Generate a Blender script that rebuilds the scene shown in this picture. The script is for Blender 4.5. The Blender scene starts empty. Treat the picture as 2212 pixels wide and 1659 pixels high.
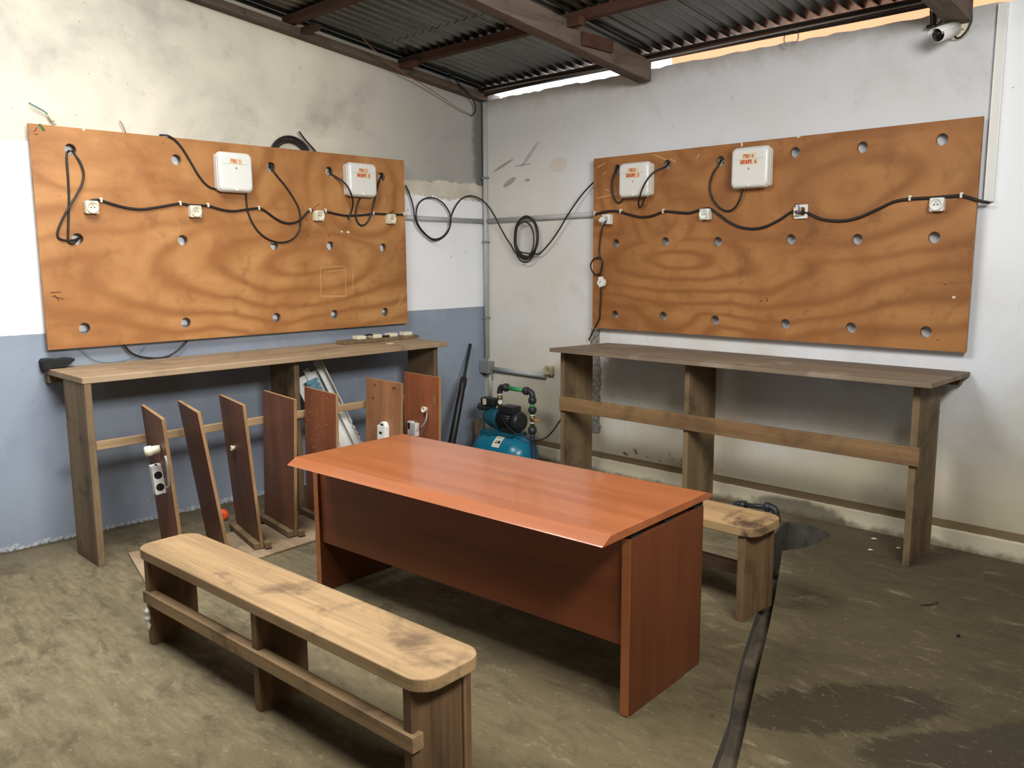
import bpy, bmesh, math, random
from mathutils import Vector, Matrix
from mathutils.geometry import tessellate_polygon
random.seed(7)
PI = math.pi
C = bpy.context.scene.collection

# ------------------------------------------------------------------ camera
FPX, YAW, PITCH, ROLL = 1816.0, .7727, -.1486, -.006
CAM = Vector((5.1545, -4.9606, 1.6164))
_f = Vector((-math.cos(PITCH)*math.sin(YAW), math.cos(PITCH)*math.cos(YAW), math.sin(PITCH)))
_r = _f.cross(Vector((0, 0, 1))).normalized()
_u = _r.cross(_f)
_c, _s = math.cos(ROLL), math.sin(ROLL)
RIGHT, UP = _c*_r + _s*_u, -_s*_r + _c*_u
cd = bpy.data.cameras.new('camera')
cam = bpy.data.objects.new('camera', cd)
C.objects.link(cam)
cd.sensor_width = 36
cd.lens = FPX/2212*36
cd.clip_start = .05
cam.matrix_world = Matrix(((RIGHT.x, UP.x, -_f.x, CAM.x), (RIGHT.y, UP.y, -_f.y, CAM.y), (RIGHT.z, UP.z, -_f.z, CAM.z), (0, 0, 0, 1)))
bpy.context.scene.camera = cam

def hit(u, v, ax, val):
    d = RIGHT*((u-1106)/FPX) + UP*((829.5-v)/FPX) + _f
    t = (val-CAM[ax])/d[ax]
    return CAM + d*t
def Lw(u, v, x=0.): return hit(u, v, 0, x)      # a point of the left wall (or a plane in front of it)
def Rw(u, v, y=0.): return hit(u, v, 1, y)      # a point of the right wall
def Fl(u, v, z=0.): return hit(u, v, 2, z)      # a point of the floor

# ------------------------------------------------------------------ world, lights, exposure
world = bpy.data.worlds.new('sky')
bpy.context.scene.world = world
world.use_nodes = True
bg = world.node_tree.nodes['Background']
bg.inputs[0].default_value = (.86, .93, 1, 1)
bg.inputs[1].default_value = 5.0
vs = bpy.context.scene.view_settings
vs.view_transform = 'Standard'
vs.look = 'None'
vs.exposure = -0.1
vs.gamma = 1
vs.use_curve_mapping = False

def area(name, loc, target, sx, sy, power, col):
    l = bpy.data.lights.new(name, 'AREA')
    l.shape = 'RECTANGLE'; l.size = sx; l.size_y = sy; l.energy = power; l.color = col
    o = bpy.data.objects.new(name, l); C.objects.link(o)
    o.location = loc
    o.rotation_euler = (Vector(target)-Vector(loc)).to_track_quat('-Z', 'Y').to_euler()
    return o
# a gap in the roof sheets and a high window in the east wall, both outside the frame, let the daylight in
area('skylight_daylight', (2.0, -3.9, 3.50), (2.0, -3.9, 0), 1.7, 1.5, 158, (1, .975, .93))
area('high_window_daylight', (5.38, -3.2, 2.78), (0, -3.2, 2.4), 2.0, .62, 190, (1, .98, .95))

# ------------------------------------------------------------------ material helpers
def S(r, g, b, a=1):
    f = lambda c: (c/255/12.92 if c <= 10.3 else ((c/255+.055)/1.055)**2.4)
    return (f(r), f(g), f(b), a)
class NT:
    def __init__(s, name):
        s.m = bpy.data.materials.new(name); s.m.use_nodes = True
        s.t = s.m.node_tree; s.b = s.t.nodes['Principled BSDF']
        s.tc = s.t.nodes.new('ShaderNodeTexCoord'); s.obj = s.tc.outputs['Object']
    def n(s, kind, ins=None, **kw):
        x = s.t.nodes.new(kind)
        for k, v in kw.items(): setattr(x, k, v)
        for k, v in (ins or {}).items(): s.put(x.inputs[k], v)
        return x
    def put(s, sock, v):
        if isinstance(v, bpy.types.NodeSocket): s.t.links.new(v, sock)
        else: sock.default_value = v
    def math(s, op, a, b=0., clamp=False):
        return s.n('ShaderNodeMath', {0: a, 1: b}, operation=op, use_clamp=clamp).outputs[0]
    def mix(s, f, a, b, mode='MIX'):
        x = s.n('ShaderNodeMix', {0: f, 6: a, 7: b}, data_type='RGBA', blend_type=mode); return x.outputs[2]
    def map(s, v, loc=(0, 0, 0), rot=(0, 0, 0), scale=(1, 1, 1)):
        return s.n('ShaderNodeMapping', {0: v, 1: loc, 2: rot, 3: scale}).outputs[0]
    def noise(s, v, scale, detail=4, rough=.55, dist=0.):
        return s.n('ShaderNodeTexNoise', {'Vector': v, 'Scale': scale, 'Detail': detail, 'Roughness': rough, 'Distortion': dist}).outputs[0]
    def step(s, v, lo, hi):
        return s.n('ShaderNodeMapRange', {0: v, 1: lo, 2: hi, 3: 0., 4: 1.}, interpolation_type='SMOOTHSTEP').outputs[0]
    def ramp(s, f, stops):
        x = s.n('ShaderNodeValToRGB', {0: f}); e = x.color_ramp.elements
        e[0].position, e[0].color = stops[0]; e[1].position, e[1].color = stops[-1]
        for p, c in stops[1:-1]:
            k = e.new(p); k.color = c
        return x.outputs[0]
    def sep(s, v): return s.n('ShaderNodeSeparateXYZ', {0: v}).outputs
    def rnd(s):
        r = s.n('ShaderNodeObjectInfo').outputs['Random']
        return s.n('ShaderNodeVectorMath', {0: s.obj, 1: s.n('ShaderNodeCombineXYZ', {0: s.math('MULTIPLY', r, 17.), 1: s.math('MULTIPLY', r, 31.), 2: s.math('MULTIPLY', r, 23.)}).outputs[0]}, operation='ADD').outputs[0]
    def done(s, col, rough=.7, bump=None, dist=.002, strength=.4, metal=0., spec=.5, coat=0.):
        s.put(s.b.inputs['Base Color'], col); s.put(s.b.inputs['Roughness'], rough); s.put(s.b.inputs['Metallic'], metal)
        s.b.inputs['Specular IOR Level'].default_value = spec
        s.b.inputs['Coat Weight'].default_value = coat
        if bump is not None:
            bn = s.n('ShaderNodeBump', {'Strength': strength, 'Distance': dist, 'Height': bump})
            s.put(s.b.inputs['Normal'], bn.outputs[0])
        return s.m

def plain(name, col, rough=.5, metal=0., spec=.5, var=.12, scale=25):
    t = NT(name)
    k = t.noise(t.obj, scale, 3)
    c2 = tuple(x*(1-var*2) for x in col[:3])+(1,)
    return t.done(t.mix(k, col, c2), rough, k, .0006, .2, metal, spec)
def ellipse(t, x, y, cx, cy, ang, a, b):                    # 0 at the centre of an ellipse, 1 on its rim
    c, s_ = math.cos(ang), math.sin(ang)
    dx = t.math('SUBTRACT', x, cx); dy = t.math('SUBTRACT', y, cy)
    p = t.math('ADD', t.math('MULTIPLY', dx, c/a), t.math('MULTIPLY', dy, s_/a))
    q = t.math('ADD', t.math('MULTIPLY', dx, -s_/b), t.math('MULTIPLY', dy, c/b))
    return t.math('SQRT', t.math('ADD', t.math('MULTIPLY', p, p), t.math('MULTIPLY', q, q)))

def wood(name, dark, light, axis='x', rough=.6, grain=9., blotch=None, blot=.0, spec=.35, bump=.3, coat=0.):
    t = NT(name); v = t.rnd()
    st = {'x': (.07, 1, 1), 'y': (1, .07, 1), 'z': (1, 1, .07)}[axis]
    a = t.noise(t.map(v, scale=st), grain, 5, .6, .35)
    fine = t.noise(t.map(v, scale=tuple(.03 if q < 1 else 1 for q in st)), grain*13, 2, .5)
    k = t.math('ADD', t.math('MULTIPLY', a, .75), t.math('MULTIPLY', fine, .25))
    c = t.ramp(k, [(.32, dark), (.66, light)])
    if blotch:
        bl = t.noise(v, 3.2, 5, .65, .4)
        c = t.mix(t.math('MULTIPLY', t.step(bl, .5, .68), blot), c, blotch)
    return t.done(c, rough, k, .0012, bump, 0., spec, coat)

def plywood(name, base, dark, light, eyes):                 # rotary-cut figure on a wall panel, local X across, Z up
    t = NT(name); x, y, z = t.sep(t.obj)
    warp = t.noise(t.map(t.obj, scale=(.6, 1, 1)), 1.6, 3, .5, .4)
    r = None
    for cx, cz, a, b_, an in eyes:
        e = ellipse(t, x, z, cx, cz, an, a, b_)
        r = e if r is None else t.math('MINIMUM', r, e)
    r = t.math('ADD', r, t.math('MULTIPLY', warp, 1.3))
    rings = t.math('ADD', t.math('MULTIPLY', t.math('SINE', t.math('MULTIPLY', r, 13.)), .5), .5)
    rings = t.math('POWER', rings, 2.2)
    amt = t.step(t.noise(t.obj, 1.1, 3), .3, .55)
    st = t.noise(t.map(t.obj, scale=(.16, 1, 1.3)), 8, 6, .66, .6)
    fib = t.noise(t.map(t.obj, scale=(.05, 1, 1)), 120, 2)
    blot = t.noise(t.obj, 1.7, 5, .62, .5)
    c = t.mix(t.step(blot, .34, .66), dark, light)
    c = t.mix(t.math('MULTIPLY', t.step(st, .36, .64), .55), c, base)
    c = t.mix(t.math('MULTIPLY', t.math('MULTIPLY', rings, amt), .85), c, dark)
    c = t.mix(t.math('MULTIPLY', fib, .25), c, dark)
    d2 = t.noise(t.obj, 4.2, 6, .7, .3)
    c = t.mix(t.math('MULTIPLY', t.step(d2, .54, .72), .5), c, tuple(q*.55 for q in dark[:3])+(1,))
    dirt_shade = t.noise(t.obj, 15, 4, .7)
    c = t.mix(t.math('MULTIPLY', t.step(dirt_shade, .64, .74), .45), c, S(82, 54, 30))
    scuff = t.noise(t.map(t.obj, rot=(0, .5, 0), scale=(1.2, 1, 4)), 7, 4, .7)
    c = t.mix(t.math('MULTIPLY', t.step(scuff, .68, .76), .3), c, S(206, 170, 126))
    return t.done(c, t.math('ADD', .42, t.math('MULTIPLY', blot, .2)), fib, .0006, .12, 0., .35)

# ------------------------------------------------------------------ materials
M = {}
M['ply_left'] = plywood('plywood_left', S(172, 120, 70), S(146, 94, 50), S(192, 142, 88), [(.35, -.15, .75, .20, .02), (-.9, .45, .8, .3, .2), (.9, .35, .35, .3, -.5)])
M['ply_right'] = plywood('plywood_right', S(164, 112, 64), S(136, 86, 44), S(178, 126, 74), [(-.55, -.12, .7, .16, -.05), (.6, .3, .9, .3, .1), (-.7, .2, .25, .35, .3)])
M['ply_edge'] = wood('plywood_edge', S(120, 84, 52), S(176, 134, 90), 'x')
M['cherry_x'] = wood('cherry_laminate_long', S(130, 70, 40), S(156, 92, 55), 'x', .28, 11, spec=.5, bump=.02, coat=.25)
M['cherry_z'] = wood('cherry_laminate_upright', S(80, 42, 22), S(100, 54, 31), 'z', .38, 9, spec=.4, bump=.02)  # same laminate darkened, shade on the side panels put into the colour
M['cherry_front'] = wood('cherry_laminate_front', S(100, 52, 28), S(126, 68, 40), 'x', .38, 9, spec=.4, bump=.02)  # darker than the top, shade on the front painted into the laminate
M['cherry_edge'] = wood('cherry_edge_band', S(140, 80, 44), S(160, 98, 58), 'x', .3, 8, spec=.5, bump=.02)
M['bench_x'] = wood('bench_wood_long', S(108, 86, 60), S(166, 137, 99), 'x', .64, 7, S(74, 58, 42), .75)
M['bench_z'] = wood('bench_wood_upright', S(76, 57, 38), S(122, 94, 64), 'z', .65, 8, S(56, 42, 30), .6)
M['bench_gouged'] = wood('bench_wood_gouged', S(122, 98, 66), S(176, 144, 102), 'x', .7, 7, S(54, 36, 24), .9)
M['bench_dark'] = wood('bench_dark_rail', S(50, 36, 26), S(84, 60, 42), 'x', .7, 8)
M['top_y'] = wood('counter_top_left', S(126, 104, 80), S(172, 148, 118), 'y', .75, 7, S(102, 84, 64), .5)
M['top_x'] = wood('counter_top_right', S(98, 84, 69), S(138, 121, 101), 'x', .75, 7, S(172, 158, 140), .45)
M['leg_z'] = wood('counter_leg', S(86, 70, 50), S(136, 114, 84), 'z', .72, 8, S(62, 50, 36), .65)
M['rail_x'] = wood('counter_rail_right', S(108, 82, 54), S(148, 116, 80), 'x', .65, 6, S(84, 62, 42), .55)
M['rail_y'] = wood('counter_rail_left', S(130, 104, 76), S(180, 152, 116), 'y', .7, 7)
M['beam_y'] = wood('rafter_wood', S(66, 54, 46), S(112, 98, 86), 'y', .85, 6, S(48, 38, 32), .6)
M['beam_x'] = wood('purlin_wood', S(54, 35, 26), S(88, 58, 43), 'x', .85, 6, S(46, 32, 25), .5)
M['lam_red'] = wood('brown_laminate', S(92, 58, 43), S(122, 80, 58), 'z', .5, 8, S(80, 50, 38), .3, bump=.1)
M['lam_orange'] = wood('reddish_laminate', S(116, 64, 40), S(154, 90, 58), 'z', .45, 7, S(96, 50, 32), .4, bump=.1)
M['lam_tan'] = wood('tan_laminate', S(130, 88, 58), S(164, 116, 78), 'z', .5, 8, S(108, 66, 42), .4, bump=.1)
M['chip'] = wood('chipboard_edge', S(126, 94, 62), S(166, 130, 90), 'z', .8, 30)
M['mat'] = wood('base_sheet', S(132, 110, 86), S(184, 160, 130), 'x', .85, 6, S(100, 82, 64), .5)
M['white'] = plain('white_plastic', S(226, 226, 220), .35, var=.03)
M['box_white'] = plain('box_plastic', S(222, 222, 216), .32, var=.03)
M['cream'] = plain('cream_plastic', S(222, 214, 190), .4, var=.05)
M['old_cream'] = plain('old_cream_plastic', S(190, 180, 146), .5, var=.1)
M['black'] = plain('black_rubber', S(26, 25, 25), .45, var=.15)
M['black_mat'] = plain('black_cloth', S(30, 33, 33), .9, var=.3, scale=60)
M['cable'] = plain('black_cable_sheath', S(34, 30, 29), .5, var=.1)
M['cable_grey'] = plain('grey_cable_sheath', S(150, 150, 142), .5, var=.1)
M['copper'] = plain('copper_wire', S(150, 92, 60), .5, var=.1)
M['dark'] = plain('dark_slot', S(18, 17, 17), .8)
M['hole'] = plain('socket_recess', S(198, 194, 182), .5, var=.05)
M['tape'] = plain('masking_tape', S(220, 206, 172), .7, var=.06)
M['red_ink'] = plain('red_ink', S(214, 72, 36), .7, var=.1, scale=200)
M['pvc'] = plain('grey_conduit', S(186, 188, 186), .4, var=.15, scale=9)
M['pvc_dark'] = plain('dark_grey_box', S(134, 138, 136), .5, var=.2, scale=12)
M['teal'] = plain('teal_enamel', S(22, 112, 138), .28, var=.1, scale=8)
M['teal_dark'] = plain('teal_cast', S(24, 92, 112), .42, var=.2, scale=14)
M['motor'] = plain('black_motor', S(34, 36, 38), .42, var=.15)
M['pipe_black'] = plain('black_pipe_fitting', S(46, 47, 50), .45, var=.12)
M['pipe_green'] = plain('green_pipe', S(58, 150, 84), .4, var=.1)
M['pipe_blue'] = plain('dark_blue_pipe', S(44, 54, 78), .45, var=.1)
M['brass'] = plain('brass', S(150, 128, 92), .4, .7, var=.2)
M['steel'] = plain('steel', S(188, 186, 180), .35, .8, var=.1)
M['amber'] = plain('amber_handle', S(186, 140, 60), .5)
M['blue_term'] = plain('blue_terminal', S(74, 152, 178), .45)
M['orange'] = plain('orange_plastic', S(232, 84, 38), .45, var=.06)
M['rope'] = plain('white_rope', S(206, 202, 190), .9, var=.15, scale=120)
M['glass'] = plain('lens_glass', S(12, 12, 14), .08, var=.0)
M['chalk'] = plain('chalk', S(206, 164, 116), .95)
M['pencil'] = plain('pencil_mark', S(96, 64, 38), .95)
M['green_paint'] = plain('green_paint', S(70, 96, 52), .8)
M['putty'] = plain('white_putty', S(226, 216, 192), .9)
M['purple'] = plain('purple_wire', S(110, 86, 130), .5)
M['red_wire'] = plain('red_wire', S(170, 60, 52), .5)
M['paper'] = plain('paper_scrap', S(226, 218, 200), .9)
M['leaf'] = plain('dry_leaf', S(70, 52, 34), .9)
M['clay'] = plain('clay_pipe', S(142, 118, 90), .85, var=.2)
M['green_wire'] = plain('green_wire', S(72, 118, 104), .6)

def m_floor():
    t = NT('floor_concrete'); x, y, z = t.sep(t.obj)
    big = t.noise(t.obj, .9, 5, .6, .3)
    strk = t.noise(t.map(t.obj, rot=(0, 0, .55), scale=(1, 4.2, 1)), 5.0, 6, .66, .7)
    strk2 = t.noise(t.map(t.obj, rot=(0, 0, 1.2), scale=(1, 3.4, 1)), 9, 5, .65, .9)
    fine = t.noise(t.obj, 90, 3, .6)
    k = t.math('ADD', t.math('MULTIPLY', strk, .6), t.math('MULTIPLY', strk2, .4))
    c = t.ramp(k, [(.30, S(88, 79, 59)), (.5, S(114, 103, 78)), (.70, S(138, 126, 98))])
    c = t.mix(t.math('MULTIPLY', t.step(big, .42, .68), .5), c, S(98, 90, 72))
    c = t.mix(t.math('MULTIPLY', fine, .2), c, S(96, 86, 70))
    mid_shade = t.step(t.math('ADD', t.math('SUBTRACT', x, t.math('MULTIPLY', y, .35)), t.math('MULTIPLY', big, 1.2)), 3.7, 4.9)  # floor near the desk darkened to paint in the falloff of light
    c = t.mix(t.math('MULTIPLY', mid_shade, .62), c, S(78, 67, 42))
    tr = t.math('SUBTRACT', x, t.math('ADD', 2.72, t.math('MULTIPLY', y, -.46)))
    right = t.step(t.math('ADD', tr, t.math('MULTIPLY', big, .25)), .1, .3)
    c = t.mix(t.math('MULTIPLY', right, .8), c, t.mix(k, S(52, 45, 29), S(88, 78, 55)))  # browner ground past the trench, darkened further in place of weaker light
    n1 = t.noise(t.map(t.obj, rot=(0, 0, .6), scale=(1, 2.2, 1)), 8.5, 8, .75, .5)
    wob = t.math('MULTIPLY', t.math('SUBTRACT', n1, .5), 1.5)
    wet = t.math('MAXIMUM', t.math('MAXIMUM',
        t.step(t.math('ADD', ellipse(t, x, y, 4.03, -2.10, .92, .42, .16), wob), 1.12, .84),
        t.step(t.math('ADD', ellipse(t, x, y, 4.42, -2.12, .80, .34, .13), wob), 1.12, .84)),
        t.step(t.math('ADD', ellipse(t, x, y, 4.62, -1.82, .6, .22, .11), wob), 1.12, .84))
    c = t.mix(t.math('MULTIPLY', wet, .78), c, S(47, 40, 28))
    # overall mottling, then grime and painted shade darkening the strip along the walls
    mot = t.noise(t.map(t.obj, rot=(0, 0, .8), scale=(1, 2., 1)), 4.2, 7, .74, .5)
    c = t.mix(t.math('MULTIPLY', t.step(mot, .50, .36), .5), c, S(62, 54, 40))
    c = t.mix(t.math('MULTIPLY', t.step(mot, .56, .72), .42), c, S(158, 146, 116))
    grit = t.noise(t.obj, 42, 4, .75)
    c = t.mix(t.math('MULTIPLY', t.step(grit, .60, .70), .35), c, S(168, 156, 128))
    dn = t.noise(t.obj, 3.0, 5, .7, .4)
    dirt_shade = t.step(t.math('ADD', t.math('MINIMUM', x, t.math('MULTIPLY', y, -1.)), t.math('MULTIPLY', dn, .5)), .62, .2)
    c = t.mix(t.math('MULTIPLY', dirt_shade, .6), c, S(92, 82, 66))
    pale = t.step(t.noise(t.map(t.obj, rot=(0, 0, .5), scale=(1, 3, 1)), 7, 6, .75, .5), .63, .74)
    c = t.mix(t.math('MULTIPLY', pale, .45), c, S(160, 147, 116))
    spots = t.step(t.noise(t.obj, 26, 2, .5), .72, .77)
    c = t.mix(t.math('MULTIPLY', spots, .5), c, S(88, 78, 62))
    h = t.math('ADD', t.math('MULTIPLY', k, 1.), t.math('MULTIPLY', fine, .25))
    rough = t.math('SUBTRACT', .85, t.math('MULTIPLY', wet, .3))
    return t.done(c, rough, h, .008, .35, 0., .3)
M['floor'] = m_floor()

def m_wall_left():
    t = NT('wall_left_paint'); x, y, z = t.sep(t.obj)
    n = t.noise(t.obj, 6, 6, .7, .3); nb = t.noise(t.obj, 1.4, 5, .62, .3); nf = t.noise(t.obj, 40, 4, .6)
    nr = t.noise(t.map(t.obj, scale=(1, 1, .35)), 3.5, 5, .6, .2)
    cement = t.ramp(nb, [(.32, S(160, 156, 146)), (.5, S(196, 190, 174)), (.66, S(210, 204, 186))])
    cement = t.mix(t.math('MULTIPLY', t.step(n, .56, .72), .4), cement, S(156, 152, 140))
    # light falling off towards the corner, painted into the cement as grey
    grey = t.step(t.math('ADD', y, t.math('MULTIPLY', nb, .8)), -1.25, .1)
    cement = t.mix(t.math('MULTIPLY', grey, .75), cement, S(142, 142, 142))
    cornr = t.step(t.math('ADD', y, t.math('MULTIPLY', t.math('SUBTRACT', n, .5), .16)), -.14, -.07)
    cement = t.mix(t.math('MULTIPLY', cornr, .7), cement, S(84, 84, 82))  # shade in the wall corner painted into the cement
    white = t.mix(t.math('MULTIPLY', t.step(nb, .45, .7), .35), S(238, 240, 242), S(222, 226, 232))
    blue = t.mix(t.step(nb, .35, .7), S(146, 156, 170), S(134, 143, 158))
    blue = t.mix(t.math('MULTIPLY', t.step(nr, .56, .72), .35), blue, S(170, 176, 186))
    e1 = t.math('ADD', z, t.math('MULTIPLY', t.math('SUBTRACT', n, .5), .10))
    edge = t.math('ADD', 2.255, t.math('MULTIPLY', t.step(y, -3.6, -.2), -.04))
    up = t.step(t.math('SUBTRACT', e1, edge), -.006, .006)
    # torn beige strip under the render edge near the corner
    strip = t.math('MULTIPLY', t.step(t.math('ADD', z, t.math('MULTIPLY', t.math('SUBTRACT', n, .5), .22)), 2.085, 2.10), t.step(y, -.98, -.78))
    torn = t.mix(n, S(226, 220, 204), S(166, 158, 140))
    c = t.mix(strip, white, torn)
    c = t.mix(up, c, cement)
    low = t.step(t.math('ADD', z, t.math('MULTIPLY', t.math('SUBTRACT', nf, .5), .006)), 1.2160, 1.2125)
    c = t.mix(low, c, blue)
    soil = t.step(t.math('ADD', z, t.math('MULTIPLY', nr, .4)), .62, .2)
    c = t.mix(t.math('MULTIPLY', soil, .35), c, S(112, 118, 128))
    salt = t.step(t.math('ADD', z, t.math('MULTIPLY', t.math('SUBTRACT', n, .5), .12)), .052, .035)
    c = t.mix(t.math('MULTIPLY', t.math('MULTIPLY', salt, .75), t.step(nf, .38, .66)), c, S(190, 193, 194))
    cl = t.step(t.math('ADD', z, t.math('MULTIPLY', t.math('SUBTRACT', nf, .5), .03)), .022, .012)
    c = t.mix(cl, c, S(92, 84, 70))
    specks = t.step(t.noise(t.obj, 34, 1, .4), .775, .792)
    c = t.mix(t.math('MULTIPLY', specks, .5), c, S(104, 98, 86))
    return t.done(c, .82, t.math('ADD', n, t.math('MULTIPLY', nf, .4)), .004, .25, 0., .25)
M['wall_left'] = m_wall_left()

def m_wall_right():
    t = NT('wall_right_paint'); x, y, z = t.sep(t.obj)
    n = t.noise(t.obj, 6, 6, .7, .3); nb = t.noise(t.obj, 1.2, 5, .62, .4); nf = t.noise(t.obj, 40, 4, .6)
    c = t.ramp(nb, [(.34, S(208, 206, 203)), (.55, S(216, 218, 221)), (.7, S(224, 227, 232))])
    sm = t.noise(t.map(t.obj, scale=(1, 1, .8)), 2.6, 7, .72, .5)
    c = t.mix(t.math('MULTIPLY', t.step(sm, .54, .72), .35), c, S(176, 168, 152))
    old = t.step(t.math('ADD', x, t.math('MULTIPLY', n, .5)), 1.5, .9)
    c = t.mix(t.math('MULTIPLY', old, .5), c, S(212, 205, 190))
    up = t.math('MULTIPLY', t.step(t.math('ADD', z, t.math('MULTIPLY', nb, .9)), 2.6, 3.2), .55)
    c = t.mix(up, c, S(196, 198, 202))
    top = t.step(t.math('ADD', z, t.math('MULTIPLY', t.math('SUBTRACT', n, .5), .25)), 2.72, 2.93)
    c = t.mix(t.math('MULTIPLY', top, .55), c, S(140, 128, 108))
    far_white = t.math('MULTIPLY', t.step(x, 3.79, 3.83), t.step(t.math('ADD', z, t.math('MULTIPLY', nb, .9)), 1.5, 2.3))  # whiter area on the upper wall right of the trunking
    c = t.mix(far_white, c, S(240, 243, 246))
    low = t.step(t.math('ADD', z, t.math('MULTIPLY', nb, .9)), 1.6, .6)
    c = t.mix(t.math('MULTIPLY', low, .8), c, S(186, 174, 138))
    low2 = t.math('MULTIPLY', t.step(t.math('ADD', z, t.math('MULTIPLY', n, .3)), .42, .16), t.step(n, .40, .62))
    c = t.mix(t.math('MULTIPLY', low2, .6), c, S(134, 122, 92))
    # flaked patches: streaks in the upper corner, the open chase behind the counter's first leg, spots over the ledge
    def flake(cx, cz, ang, a, b, amp=.9):
        return t.step(t.math('ADD', ellipse(t, x, z, cx, cz, ang, a, b), t.math('MULTIPLY', t.math('SUBTRACT', n, .5), amp)), 1.05, .95)
    for cx, cz, ang, a, b, col in ((.53, 2.42, .75, .13, .016, S(168, 166, 166)), (.30, 2.22, .4, .075, .022, S(150, 146, 142)), (.50, 2.225, .0, .03, .012, S(150, 146, 142)),
                                   (.24, 2.36, .35, .12, .012, S(146, 134, 110)), (.45, 2.345, .05, .10, .004, S(120, 112, 104)), (.82, 2.32, .05, .09, .06, S(206, 198, 186))):
        c = t.mix(t.math('MULTIPLY', flake(cx, cz, ang, a, b), .8), c, col)
    ch = t.math('MULTIPLY', t.step(t.math('ABSOLUTE', t.math('ADD', t.math('SUBTRACT', x, 1.198), t.math('MULTIPLY', t.math('SUBTRACT', n, .5), .12))), .05, .047),
                t.math('MULTIPLY', t.step(t.math('ADD', z, t.math('MULTIPLY', n, .06)), .31, .32), t.step(t.math('ADD', z, t.math('MULTIPLY', n, .06)), 1.12, 1.11)))
    c = t.mix(ch, c, t.mix(t.step(nf, .35, .65), S(112, 108, 100), S(156, 152, 144)))
    band = t.math('MULTIPLY', t.step(z, .15, .17), t.step(z, .26, .2))
    spots = t.math('MULTIPLY', t.math('MULTIPLY', band, t.step(t.noise(t.obj, 13, 4, .6), .58, .64)), t.step(x, 2.6, 2.2))
    c = t.mix(spots, c, S(96, 88, 76))
    specks = t.step(t.noise(t.obj, 30, 1, .4), .775, .792)
    c = t.mix(t.math('MULTIPLY', specks, .5), c, S(104, 98, 86))
    h = t.math('SUBTRACT', t.math('ADD', n, t.math('MULTIPLY', nf, .4)), t.math('MULTIPLY', ch, 1.5))
    return t.done(c, .8, h, .004, .25, 0., .25)
M['wall_right'] = m_wall_right()

def m_plinth():
    t = NT('plinth_paint'); x, y, z = t.sep(t.obj)
    n = t.noise(t.obj, 8, 6, .7, .3); nb = t.noise(t.obj, 2, 5, .6)
    c = t.mix(nb, S(216, 208, 186), S(190, 180, 150))
    d = t.math('MULTIPLY', t.step(t.math('ADD', z, t.math('MULTIPLY', t.math('SUBTRACT', n, .5), .12)), .045, .0), .8)
    c = t.mix(d, c, S(108, 96, 74))
    soil = t.step(t.math('ADD', ellipse(t, x, z, 2.85, .02, .0, .35, .09), t.math('MULTIPLY', t.math('SUBTRACT', n, .5), .9)), 1.1, .7)
    c = t.mix(t.math('MULTIPLY', soil, .8), c, S(92, 86, 70))
    tp = t.step(t.math('ADD', z, t.math('MULTIPLY', n, .012)), .113, .120)
    c = t.mix(tp, c, S(112, 96, 70))
    return t.done(c, .85, n, .004, .3, 0., .2)
M['plinth'] = m_plinth()

def m_metal():
    t = NT('galvanised_sheet')
    n = t.noise(t.map(t.obj, scale=(3, .5, 1)), 2.2, 5, .6, .3); r = t.noise(t.obj, 5, 5, .7)
    c = t.mix(n, S(84, 86, 83), S(134, 136, 131))
    c = t.mix(t.math('MULTIPLY', t.step(r, .56, .74), .5), c, S(96, 84, 70))
    return t.done(c, t.math('ADD', .22, t.math('MULTIPLY', r, .2)), None, metal=.9)
M['metal'] = m_metal()
def m_trench():
    t = NT('trench_rubble'); x, y, z = t.sep(t.obj)
    n = t.noise(t.obj, 14, 6, .7, .6); n2 = t.noise(t.obj, 5, 4, .6)
    c = t.ramp(n2, [(.35, S(60, 51, 40)), (.52, S(84, 73, 58)), (.68, S(100, 90, 74))])
    return t.done(c, .9, n, .02, .6)
M['trench'] = m_trench()
M['trench_side'] = plain('trench_side_concrete', S(98, 92, 82), .9, var=.4, scale=16)
M['outside'] = plain('outside_plaster', S(206, 130, 90), .9, var=.2, scale=1.2)
M['render'] = plain('bare_render', S(112, 104, 92), .9, var=.15, scale=3)
for k in ('floor',): pass

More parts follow.
